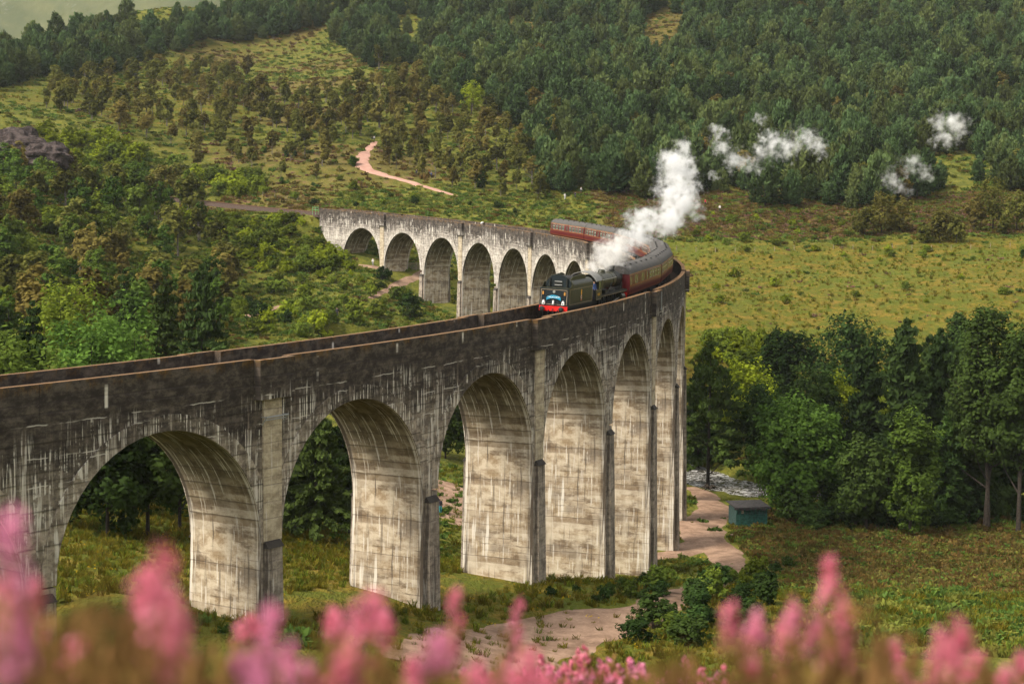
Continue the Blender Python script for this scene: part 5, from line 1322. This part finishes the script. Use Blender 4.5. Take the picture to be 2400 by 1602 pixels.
def fence(name, pix, label, h=1.2, mat=M_WOOD, r=.06, wires=3):
    pts = [pix_ground(u, v) for u, v in pix]; pts = [p for p in pts if p is not None]
    f = prop(empty(name, pts[0]), label, 'fence'); b = MB(); b.tube([(0, 0, -.3), (.02, .01, h * .5), (.03, .0, h)], [r, r, r * .9], 6); pm = b.mesh('post', mat)
    for p in pts: o = link('post', pm, f, p - pts[0])
    for i in range(wires):
        b = MB(); b.tube([p - pts[0] + Vector((0, 0, h * (.35 + .27 * i))) for p in pts], .012, 4); b.obj('wire', M_RAIL, f)
fence('post_and_wire_fence', [(1585 + 46 * i, 588 + 4 * math.sin(i * .6) - (6 if i > 10 else 0)) for i in range(18)], 'thin post and wire fence along the top of the yellow meadow')
fence('post_and_wire_fence', [(400 + 27 * i, 418 + 5.2 * i) for i in range(12)], 'thin post and wire fence on the slope above the railway line')
g = pix_ground(975, 634)
gate = prop(empty('wooden_gate', g, -.2), 'grey wooden rail fence standing under the second far arch', 'fence')
for i in range(6): MB().box((0, 0, .35 + .26 * i), (1.5, .03, .06)).obj('rail', M_WOOD, gate)
for x in (-1.45, 0, 1.45): MB().box((x, .06, .8), (.07, .05, .95)).obj('post', M_WOOD, gate)
x, y, z = cl(-1.5, -HALF + .1, 0); M_GREENP = plain('railing_green', (.16, .36, .16), .6)
rl = prop(empty('railing', (x, y, z - 1.6), heading(-1.5)), 'short pale green metal railing at the far end of the viaduct', 'railing')
for zz in (1.1, 1.65): MB().tube([(-1.4, 0, zz), (1.0, 0, zz)], .05, 6).obj('rail', M_GREENP, rl)
for xx in (-1.3, -.1, .9): MB().tube([(xx, 0, .0), (xx, 0, 1.65)], .045, 6).obj('post', M_GREENP, rl)
# gull on the far parapet
p = Vector(cl(4.05 * SP, -HALF + .2, 0)); b = MB(); V, F = lathe_x([(-.30, .01), (-.2, .05), (-.05, .11), (.12, .12), (.22, .07), (.28, .055), (.34, .075), (.40, .05), (.47, .008)], 12, .24); b.add(V, F); b.tube([(.02, .04, .14), (.02, .04, 0)], .012, 5); b.tube([(.02, -.04, .14), (.02, -.04, 0)], .012, 5)
bo = b.obj('gull', M_WHITE, None, True, p); bo.rotation_euler = (0, -.25, heading(4.05 * SP) + 2.2); bo.scale = (1.6, 1.6, 1.6); prop(bo, 'white gull perched on the far parapet', 'bird')
# metal bracket and drain pipe on the near piers
M_GALV = plain('galvanised_steel', (.33, .34, .33), .5, .5)
s = 17.5 * SP; b = MB()
for i, (ds, dz) in enumerate(((-.95, -3.55), (.95, -3.55))):
    b.tube([cl(s + ds, HALF + .1, dz), cl(s + ds, HALF + .55, dz)], .035, 5); b.tube([cl(s + ds, HALF + .12, dz - .5), cl(s + ds, HALF + .5, dz)], .03, 5)
b.tube([cl(s - .98, HALF + .5, -3.55), cl(s + .98, HALF + .5, -3.55)], .05, 6); b.tube([cl(s - .98, HALF + .3, -3.75), cl(s + .98, HALF + .3, -3.75)], .035, 6)
prop(b.obj('bracket', M_GALV), 'grey steel bracket bolted across the nearest light pilaster', 'bracket')
s = 13.5 * SP; b = MB(); b.tube([cl(s - .9, HALF + RP + .05, -.2), cl(s - .9, HALF + RP + .05, -1.7), cl(s - .7, HALF + RP + .06, -1.95), cl(s - .5, HALF + RP + .06, -1.85)], .05, 6)
prop(b.obj('drain_pipe', M_GALV), 'thin pale hooked drain pipe on the parapet refuge beside the train', 'pipe')

# crag on the left slope
def crag(u, v, d, rx, rz, label, seed):
    q = np.random.RandomState(seed); c = pix_at(u, v, d); bm = bmesh.new(); bmesh.ops.create_icosphere(bm, subdivisions=4, radius=1)
    for vv in bm.verts:
        p_ = np.array(vv.co); k = 1 + .22 * float(vnoise(np.array([p_[0] * 2.2 + p_[2]]), np.array([p_[2] * 3.1 + p_[1]]), seed)[0]) + .12 * float(vnoise(np.array([p_[0] * 6]), np.array([p_[2] * 6 + p_[1] * 4]), seed + 1)[0])
        vv.co = Vector((p_[0] * rx * k, p_[1] * rx * .6 * k, p_[2] * rz * k))
    me = bpy.data.meshes.new('rock_outcrop'); bm.to_mesh(me); bm.free(); me.materials.append(M_ROCK)
    prop(link('rock_outcrop', me, None, c), label, 'rock')
crag(40, 350, 438, 8.5, 5.6, 'dark bare crag on the slope at the edge of the view', 3)
crag(110, 370, 430, 6.0, 3.6, 'smaller dark rock face beside the bare crag', 5)
crag(745, 25, 872, 14, 9, 'grey-pink rock face high at the edge of the pine wood', 7)
crag(800, 8, 905, 10, 8, 'small grey-pink rock face above the pine wood edge', 9)
crag(200, 258, 520, 2.2, .7, 'pale flat boulder on the left slope', 11)
crag(1790, 613, 383, 1.6, .8, 'grey boulder lying on the yellow meadow', 13)
crag(1610, 1318, 176, 1.3, .5, 'heap of grey stones beside the tall piers', 15)

# people
def body_mesh_person(seed, sit=False):
    me = bpy.data.meshes.new('person'); bm = bmesh.new()
    q = np.random.RandomState(seed); a = .10 + .1 * q.rand(); st = .10 + .06 * q.rand()
    P = {'pel': (0, 0, .95), 'bel': (0, 0, 1.10), 'che': (0, .01, 1.32), 'nec': (0, 0, 1.48), 'hea': (0, -.02, 1.58), 'top': (0, 0, 1.72),
         'hl': (.09, 0, .90), 'kl': (.11, -st * .3, .5), 'al': (.12, st * .6, .08), 'tl': (.13, st * .6 - .16, .04), 'hr': (-.09, 0, .90), 'kr': (-.11, st * .2, .5), 'ar': (-.12, -st * .5, .08), 'tr': (-.13, -st * .5 - .16, .04),
         'sl': (.19, .01, 1.40), 'el': (.25, .03, 1.14), 'wl': (.22, -a, .90), 'fl': (.21, -a - .05, .80), 'sr': (-.19, .01, 1.40), 'er': (-.26, .02, 1.14), 'wr': (-.20, -a * 1.6, .98), 'fr': (-.17, -a * 1.6 - .08, .92)}
    rad = {'pel': .15, 'bel': .135, 'che': .16, 'nec': .06, 'hea': .10, 'top': .075, 'hl': .105, 'kl': .07, 'al': .05, 'tl': .045, 'hr': .105, 'kr': .07, 'ar': .05, 'tr': .045, 'sl': .075, 'el': .05, 'wl': .038, 'fl': .035, 'sr': .075, 'er': .05, 'wr': .038, 'fr': .035}
    names_ = list(P); vs = {k: bm.verts.new(P[k]) for k in names_}
    for x_, y_ in (('pel', 'bel'), ('bel', 'che'), ('che', 'nec'), ('nec', 'hea'), ('hea', 'top'), ('pel', 'hl'), ('hl', 'kl'), ('kl', 'al'), ('al', 'tl'), ('pel', 'hr'), ('hr', 'kr'), ('kr', 'ar'), ('ar', 'tr'), ('che', 'sl'), ('sl', 'el'), ('el', 'wl'), ('wl', 'fl'), ('che', 'sr'), ('sr', 'er'), ('er', 'wr'), ('wr', 'fr')): bm.edges.new((vs[x_], vs[y_]))
    bm.to_mesh(me); bm.free()
    o = bpy.data.objects.new('tmp_person', me); COL.objects.link(o)
    md = o.modifiers.new('skin', 'SKIN'); md.use_smooth_shade = True
    for i, k in enumerate(names_): me.skin_vertices[0].data[i].radius = (rad[k] * (1.25 if k in ('che', 'pel', 'bel') else 1), rad[k]); me.skin_vertices[0].data[i].use_root = (k == 'pel')
    md = o.modifiers.new('sub', 'SUBSURF'); md.levels = 1; md.render_levels = 1
    dg = bpy.context.evaluated_depsgraph_get(); out = bpy.data.meshes.new_from_object(o.evaluated_get(dg)); bpy.data.objects.remove(o)
    return out
PBASE = [body_mesh_person(i) for i in range(3)]
SKIN = plain('skin', (.50, .30, .21), .6)
_cl = {}
def cloth(c):
    if c not in _cl: _cl[c] = plain('cloth_%d' % len(_cl), c, .85)
    return _cl[c]
WHT, DRK, BLU, TEA, RED_, ORG, GRY, BRN = (.55, .53, .50), (.03, .03, .04), (.06, .10, .25), (.03, .28, .33), (.5, .03, .05), (.55, .2, .06), (.25, .25, .27), (.05, .03, .02)
def person(u, v, top, legs, hair, label, rz=0, base=0, loc=None, scale=1.0):
    p = loc if loc is not None else pix_ground(u, v)
    me = PBASE[base].copy(); me.name = 'person'; me.materials.clear()
    for m in (cloth(legs), cloth(top), SKIN, cloth(hair), cloth(DRK)): me.materials.append(m)
    for f in me.polygons:
        c = f.center; r_ = math.hypot(c.x, c.y)
        f.material_index = 4 if c.z < .07 else 0 if c.z < .93 and abs(c.x) < .19 - (.0 if c.z < .75 else .02) else (2 if (c.z < .95 and abs(c.x) > .15) or 1.47 < c.z < 1.62 or (c.z < 1.66 and c.z > 1.5 and c.y < -.04) else 3 if c.z >= 1.5 else 1)
    o = link('person', me, None, p); o.rotation_euler = (0, 0, rz); o.scale = (scale,) * 3
    return prop(o, label, 'person')
person(1032, 1203, DRK, TEA, BRN, 'person in dark top and teal trousers seen through the near arches', .6)
person(874, 623, WHT, GRY, BRN, 'person in a long white coat standing below the first far arches', -.4, 1)
person(877, 331, WHT, DRK, BRN, 'person in white at the upper end of the pink path', .3, 2)
person(872, 333, DRK, DRK, BRN, 'person in dark clothes at the upper end of the pink path', .9, 1)
person(976, 412, DRK, DRK, BRN, 'person in black among the trees beside the pink path', .2)
person(1006, 410, ORG, BLU, BRN, 'person in orange top and blue trousers beside the pink path', -.5, 1)
person(1011, 417, BLU, DRK, BRN, 'person in blue just below the one in orange', .8, 2)
person(1239, 357, ORG, DRK, BRN, 'person in pale orange high on the slope above the carriages', .1)
person(1245, 358, WHT, DRK, BRN, 'person in white high on the slope above the carriages', .7, 2)
person(1324, 468, WHT, WHT, BRN, 'person dressed all in white above the last carriage', .3, 1)
person(1348, 465, DRK, DRK, BRN, 'person dressed all in black above the last carriage', -.6)
person(1362, 453, WHT, DRK, BRN, 'person in white top and black trousers above the last carriage', .5, 2)
person(1492, 455, WHT, BLU, BRN, 'person in white top and blue trousers left of the steam column', .1, 1)
person(1534, 424, WHT, DRK, BRN, 'person in white beside the top of the steam column, lower of the two', .4)
person(1541, 420, DRK, WHT, BRN, 'person in black beside the top of the steam column, higher of the two', -.2, 2)
person(1522, 512, WHT, GRY, BRN, 'person in pale clothes at the foot of the steam column', .2, 1)
person(1653, 482, RED_, DRK, BRN, 'person in a red jacket right of the steam column', .5)
person(1687, 496, WHT, DRK, BRN, 'person in white right of the red jacket', -.4, 2)
person(790, 742, DRK, DRK, BRN, 'person in black standing in the valley behind the parapet', .3)
bpy.context.view_layer.update()
person(0, 0, BLU, DRK, BRN, 'crew member in blue leaning at the open cab side', loco.matrix_world.to_euler().z + 2.6, 1, loc=loco.matrix_world @ Vector((5.35, 1.02, 1.32)))
# ------------------------------------------------------------------ foreground heather
def petal_mat(name, a, b2, c2):
    t = NT(name); c = t.mix(t.attr('tint'), a, b2); c = t.mix(t.ramp(t.rnd(), .5, 1, 0, .45), c, c2)
    d = t.n('BsdfDiffuse'); t.put(d.inputs['Color'], c); tr = t.n('BsdfTranslucent'); t.put(tr.inputs['Color'], c)
    m = t.n('MixShader'); m.inputs[0].default_value = .45; t.t.links.new(d.outputs[0], m.inputs[1]); t.t.links.new(tr.outputs[0], m.inputs[2]); t.t.links.new(m.outputs[0], t.out.inputs['Surface'])
    return t.m
M_PETAL = petal_mat('heather_bells', (.56, .11, .18), (.86, .34, .42), (.76, .36, .62))
M_SPRIG = petal_mat('heather_sprigs', (.10, .060, .020), (.40, .22, .09), (.20, .18, .03))
M_STRAW = petal_mat('straw_blades', (.16, .14, .03), (.38, .30, .09), (.20, .22, .04))
def heather(seed, spikes=14, h=.5, spread=.14, bell=.010, bells=44, fl_=.15):
    q = np.random.RandomState(seed); st = MB(); FV, FN, FT = [], [], []; LV, LN, LT = [], [], []
    for i in range(spikes):
        a = q.rand() * 6.28; r = spread * q.rand() ** .6; flower = q.rand() < fl_; hh = h * ((.74 + .26 * q.rand()) if flower else (.45 + .52 * q.rand()))
        p0 = np.array([math.cos(a) * r * .25, math.sin(a) * r * .25, -.03]); p3 = np.array([math.cos(a) * r, math.sin(a) * r, hh]); mid = (p0 + p3) / 2 + np.array([q.randn() * .02, q.randn() * .02, .03])
        def at(t): return (1 - t) ** 2 * p0 + 2 * t * (1 - t) * mid + t * t * p3
        st.tube([at(0), at(.35), at(.7), at(1)], [.0045, .0035, .0025, .001], 4, caps=False)
        n = bells; t_ = .925 + .075 * q.rand(n) ** .8
        c = np.array([at(x) for x in t_]) + unit(q.randn(n, 3)) * (.004 + .010 * q.rand(n))[:, None] * (1.5 - (t_ - .925) / .085 * .9)[:, None]
        if flower: V, N, T = leaves(q, c, np.full(n, .003), 1, bell, 1.2, .2, 0, p3 - np.array([0, 0, .1])); FV.append(V); FN.append(N); FT.append(T)
        m = 130; t2 = .12 + .80 * q.rand(m); c2 = np.array([at(x) for x in t2]) + unit(q.randn(m, 3)) * (.012 + .02 * q.rand(m))[:, None]
        V, N, T = leaves(q, c2, np.full(m, .004), 1, bell * 1.1, 2.2, .2, .6, p0); LV.append(V); LN.append(N); LT.append(T)
    if not FV: FV, FN, FT = [V[:4]], [N[:4]], [T[:4]]
    fl = leaf_mesh('heather_flowers', [(np.concatenate(FV), np.concatenate(FN), np.concatenate(FT))], M_PETAL)
    lv = leaf_mesh('heather_sprigs', [(np.concatenate(LV), np.concatenate(LN), np.concatenate(LT))], M_SPRIG)
    return st.mesh('heather_stems', M_SPRIG, fix=False), lv, fl
HEATH = [heather(700 + i) for i in range(6)]
HEATH0 = [heather(760 + i, 14, .5, .16, .011, 50, .0) for i in range(4)]
HEATH1 = [heather(740 + i, 6, .5, .11, .010, 50, .42) for i in range(3)]
HEATHS = [heather(720 + i, 26, .42, .26, .012, 34, .4) for i in range(3)]
RH = np.random.RandomState(17)
def heath_at(u, vtop, d, var, label, group, hmin=.3, wide=1.0):
    p = pix_at(u, vtop, d); g = ground(p.x, p.y, 0.0); h = max(hmin, p.z - g)
    s = h / .48
    r = empty('heather_plant', (p.x, p.y, g - .02), RH.rand() * 6.28, label=label, cat='heather', group=group); r.scale = (s * wide, s * wide, s)
    r.rotation_euler = (RH.randn() * .14, RH.randn() * .14, RH.rand() * 6.28)
    for nm, me in zip(('stems', 'sprigs', 'flowers'), var): prop(link(nm, me, r), kind=None if nm == 'stems' else 'stuff')
# big blurred mass at the lower left
for i in range(190):
    u = RH.uniform(-90, 1150); env = float(np.interp(u, [-90, 350, 420, 820, 900, 1000, 1150], [1340, 1350, 1420, 1450, 1430, 1450, 1540]))
    v = env + RH.rand() ** .9 * 250 - 15; d = RH.uniform(1.45, 2.9)
    heath_at(u, v, d, HEATH[RH.randint(6)] if RH.rand() < (.5 if v < env + 45 else .16) else HEATH0[RH.randint(4)], ('blurred pink heather in the mass at the lower left' if u < 420 else 'blurred dusty heather under the second near arch' if u < 800 else 'blurred pink heather below the tall piers') + (', front row' if d < 1.95 else ', middle row' if d < 2.4 else ', back row'), 'heather close to the camera', .25, .9)
for u, v, d in [(15, 1120, 1.5), (60, 1215, 1.5), (325, 1200, 1.7), (275, 1255, 1.7), (200, 1290, 1.6), (330, 1300, 1.55), (110, 1330, 1.6), (250, 1350, 1.6), (575, 1365, 2.0), (540, 1415, 1.8), (900, 1375, 2.2), (960, 1390, 2.4), (1060, 1395, 3.2), (1035, 1410, 3.0), (1185, 1490, 2.6), (1150, 1470, 2.6), (40, 1290, 1.5)]:
    heath_at(u, v + 25, d, HEATH1[RH.randint(3)], 'tall blurred heather spikes standing ' + ('at the far left edge' if u < 30 else 'before the leftmost pier' if u < 150 else 'before the crown of the nearest arch' if u < 262 else 'before the right half of the nearest arch' if u < 420 else 'before the first full pier' if u < 700 else 'before the foot of the third pier' if u < 1000 else 'beside the gravel track') + (', higher ones' if v < 1300 or 1360 < v < 1395 else ', lower ones'), 'tall heather spikes', .3, .55)
# clump at the lower right
for u, v, d in [(1960, 1285, 2.0), (2040, 1290, 2.1), (1900, 1340, 2.0), (1985, 1330, 1.9), (1730, 1385, 2.1), (1760, 1395, 2.1), (1820, 1400, 2.2), (1850, 1440, 2.2), (1930, 1400, 2.0), (2020, 1370, 2.1), (2060, 1430, 2.1), (1700, 1440, 2.2), (1790, 1470, 2.1), (1880, 1490, 2.0), (1970, 1480, 2.0), (2050, 1500, 2.1), (1840, 1530, 2.0), (1930, 1550, 2.0), (1760, 1540, 2.1), (2000, 1560, 2.0), (1890, 1420, 2.4), (1975, 1430, 2.4)]:
    heath_at(u, v + 5, d, (HEATH1 if v < 1400 else HEATH if v < 1450 else HEATH0)[RH.randint(3)], 'blurred pink heather in the tall clump at the lower right, ' + ('its topmost heads' if v < 1350 else 'upper part' if v < 1420 else 'middle part' if v < 1490 else 'lowest part') + (', left side' if u < 1830 else ', centre' if u < 1960 else ', right side'), 'heather clump at lower right', .25, .7)
for i in range(34):
    u = RH.uniform(1690, 2090); v = 1425 + abs(u - 1900) * .22 + RH.rand() * 150; d = RH.uniform(1.9, 2.4)
    heath_at(u, v, d, HEATH0[RH.randint(4)] if RH.rand() < .8 else HEATH[RH.randint(6)], 'blurred dark bushy heather under the pink heads at the lower right, ' + ('front' if d < 2.05 else 'middle' if d < 2.25 else 'back') + (', left side' if u < 1830 else ', centre' if u < 1960 else ', right side'), 'bushy base of the right heather clump', .25, .9)
for i in range(36):
    u = RH.uniform(2080, 2440); v = 1470 + RH.rand() * 130 - (u - 2080) * .05; d = RH.uniform(2.0, 3.4)
    heath_at(u, v, d, HEATH[RH.randint(6)] if RH.rand() < .45 else HEATH0[RH.randint(4)], 'blurred pink heather in the corner at the lower right, ' + ('nearest ' if d < 2.4 else 'middle ' if d < 2.9 else 'farthest ') + ('left' if u < 2200 else 'centre' if u < 2320 else 'edge'), 'heather in the right corner', .25, .8)
# sharper heather a few metres further down the bank
for i in range(95):
    u = RH.uniform(1090, 1720); v = 1492 + abs(u - 1400) * .10 + RH.rand() * 100; d = RH.uniform(6.5, 10.5)
    heath_at(u, v, d, HEATHS[RH.randint(3)], 'small sharp pink heather bush on the bank, ' + ('nearest row, ' if d < 7.8 else 'middle row, ' if d < 9.2 else 'farthest row, ') + ('left end' if u < 1250 else 'left half' if u < 1400 else 'right half' if u < 1560 else 'right end'), 'heather on the bank', .18, 1.0)
# grass between the heather
q = np.random.RandomState(23); V, N, T = [], [], []
def blades(n, x0, x1, y0, y1, h0, h1, w):
    for i in range(n):
        y = q.uniform(y0, y1); x = q.uniform(x0, x1) * y; g = ground(x, y, 0); h = q.uniform(h0, h1); a = q.rand() * 6.28; l = h * q.uniform(.1, .5); c_, s_ = math.cos(a), math.sin(a)
        dx, dy = -s_ * w, c_ * w
        V.extend([(x - dx, y - dy, g - .02), (x + dx, y + dy, g - .02), (x + c_ * l * .5 + dx * .7, y + s_ * l * .5 + dy * .7, g + h * .7), (x + c_ * l, y + s_ * l, g + h)]); N.extend([(0, 0, 1)] * 4); T.extend([q.rand()] * 4)
blades(2200, -.36, -.03, 1.3, 3.4, .16, .44, .003)
blades(1400, .11, .36, 1.4, 3.4, .14, .40, .003)
blades(500, -.33, -.06, 1.5, 3.0, .4, .62, .0025)
blades(7000, -.1, .2, 5.5, 11.5, .12, .34, .004)
prop(link('grass', leaf_mesh('grass', [(np.array(V), np.array(N), np.array(T))], M_STRAW)), 'straw-coloured grass between the foreground heather', 'grass', kind='stuff')
# ------------------------------------------------------------------ steam
def steam(puffs, label, dens, warp=.5, fine=1.0, seed=0, edge=1.0, tone=(1, 1, 1)):
    C = [(pix_at(u, v, d), r * 1.3 * d / FPX) for u, v, d, r in puffs]
    rm = sum(r for _, r in C) / len(C)
    t = NT('steam'); P = t.pos()
    off = t.n('VectorMath'); off.operation = 'ADD'; t.put(off.inputs[0], P); off.inputs[1].default_value = (seed * 13.1, seed * 7.7, 0)
    nz = t.n('TexNoise'); t.put(nz.inputs['Vector'], off.outputs[0]); nz.inputs['Scale'].default_value = .75 / rm; nz.inputs['Detail'].default_value = 3
    sub_ = t.n('VectorMath'); sub_.operation = 'SUBTRACT'; t.put(sub_.inputs[0], nz.outputs['Color']); sub_.inputs[1].default_value = (.5, .5, .5)
    sc_ = t.n('VectorMath'); sc_.operation = 'SCALE'; t.put(sc_.inputs[0], sub_.outputs[0]); sc_.inputs['Scale'].default_value = rm * 3.0 * warp
    ad = t.n('VectorMath'); ad.operation = 'ADD'; t.put(ad.inputs[0], P); t.put(ad.inputs[1], sc_.outputs[0]); W = ad.outputs[0]
    F = None
    for c, r in C:
        dn = t.n('VectorMath'); dn.operation = 'DISTANCE'; t.put(dn.inputs[0], W); dn.inputs[1].default_value = tuple(c)
        f = t.math('MULTIPLY_ADD', dn.outputs['Value'], -1 / r, 1.0)
        F = f if F is None else t.math('SMOOTH_MAX', F, f, .5)
    n2 = t.noise(off.outputs[0], 1.7 / rm, 6, .72)
    x = t.math('ADD', F, t.math('MULTIPLY', t.math('SUBTRACT', n2, .53), 3.0 * fine))
    de = t.math('MULTIPLY', t.ramp(x, .0, 1.1 * edge), dens)
    vol = t.n('VolumePrincipled'); vol.inputs['Color'].default_value = (*tone, 1); t.put(vol.inputs['Density'], de); vol.inputs['Anisotropy'].default_value = .1
    t.t.links.new(vol.outputs[0], t.out.inputs['Volume'])
    t.m.cycles.volume_step_rate = .35 if hasattr(t.m.cycles, 'volume_step_rate') else 1
    bm = bmesh.new()
    for c, r in C:
        for i in range(26):
            z = 1 - 2 * (i + .5) / 26; a = 2.39996 * i; k = math.sqrt(1 - z * z); bm.verts.new(c + Vector((math.cos(a) * k, math.sin(a) * k, z)) * r * 1.45)
    res = bmesh.ops.convex_hull(bm, input=bm.verts)
    bmesh.ops.delete(bm, geom=list({g for g in res['geom_interior'] + res['geom_unused'] if isinstance(g, bmesh.types.BMVert)}), context='VERTS')
    me = bpy.data.meshes.new('steam'); bm.to_mesh(me); bm.free(); me.materials.append(t.m)
    return prop(link('steam', me), label, 'steam', kind='stuff')
steam([(1388, 630, 157.5, 17), (1412, 618, 158, 24), (1440, 604, 160, 30), (1425, 586, 162, 25), (1450, 572, 164, 25)], 'grey-white steam leaving the locomotive chimney', 2.4, .8, 1.1, 1, 1.1, tone=(.97, .95, .92))
steam([(1450, 580, 166, 20), (1480, 572, 172, 25), (1494, 548, 180, 29), (1502, 515, 190, 28), (1520, 505, 196, 22)], 'white steam drifting over the middle carriages', 1.6, .9, 1.2, 2, 1.1)
steam([(1530, 515, 200, 20), (1562, 520, 205, 32), (1592, 490, 210, 40), (1582, 450, 215, 42), (1592, 408, 220, 38), (1582, 375, 225, 30), (1602, 352, 228, 20), (1560, 365, 226, 14)], 'thick white steam column rising behind the carriages', 1.6, .85, 1.2, 3, 1.1)
steam([(1682, 312, 250, 18), (1692, 345, 250, 20), (1722, 378, 252, 22), (1762, 388, 254, 18), (1672, 408, 250, 10)], 'ragged white steam patch drifting before the pines, nearer the column', 1.0, 1.1, 1.35, 4, 1.2)
steam([(1782, 362, 256, 22), (1812, 338, 258, 24), (1852, 345, 260, 24), (1890, 322, 262, 24), (1916, 342, 264, 18), (1926, 366, 264, 10), (1790, 318, 256, 12), (1776, 280, 256, 12)], 'ragged white steam cloud drifting before the pines', 1.0, 1.1, 1.35, 5, 1.2)
steam([(2198, 288, 300, 20), (2240, 290, 300, 24), (2215, 320, 298, 18), (2190, 345, 296, 12), (2250, 312, 300, 16)], 'thin white wisp of steam farthest from the train', .8, 1.1, 1.2, 6, 1.2)
steam([(2130, 390, 290, 22), (2165, 402, 290, 18), (2092, 420, 286, 20), (2112, 442, 286, 18), (2072, 408, 284, 14)], 'faint torn steam wisp low before the pines', .6, 1.1, 1.15, 7, 1.4)
# ------------------------------------------------------------------ air
t = NT('thin_haze'); v = t.n('VolumePrincipled'); v.inputs['Color'].default_value = (.86, .90, .95, 1); v.inputs['Density'].default_value = HAZE; v.inputs['Anisotropy'].default_value = .2
t.t.links.new(v.outputs[0], t.out.inputs['Volume'])
b = MB(); b.box2((-2600, -60, -60), (2600, 3300, 1180)); prop(b.obj('haze', t.m), 'thin pale mist in the air of the glen', 'haze', kind='stuff')
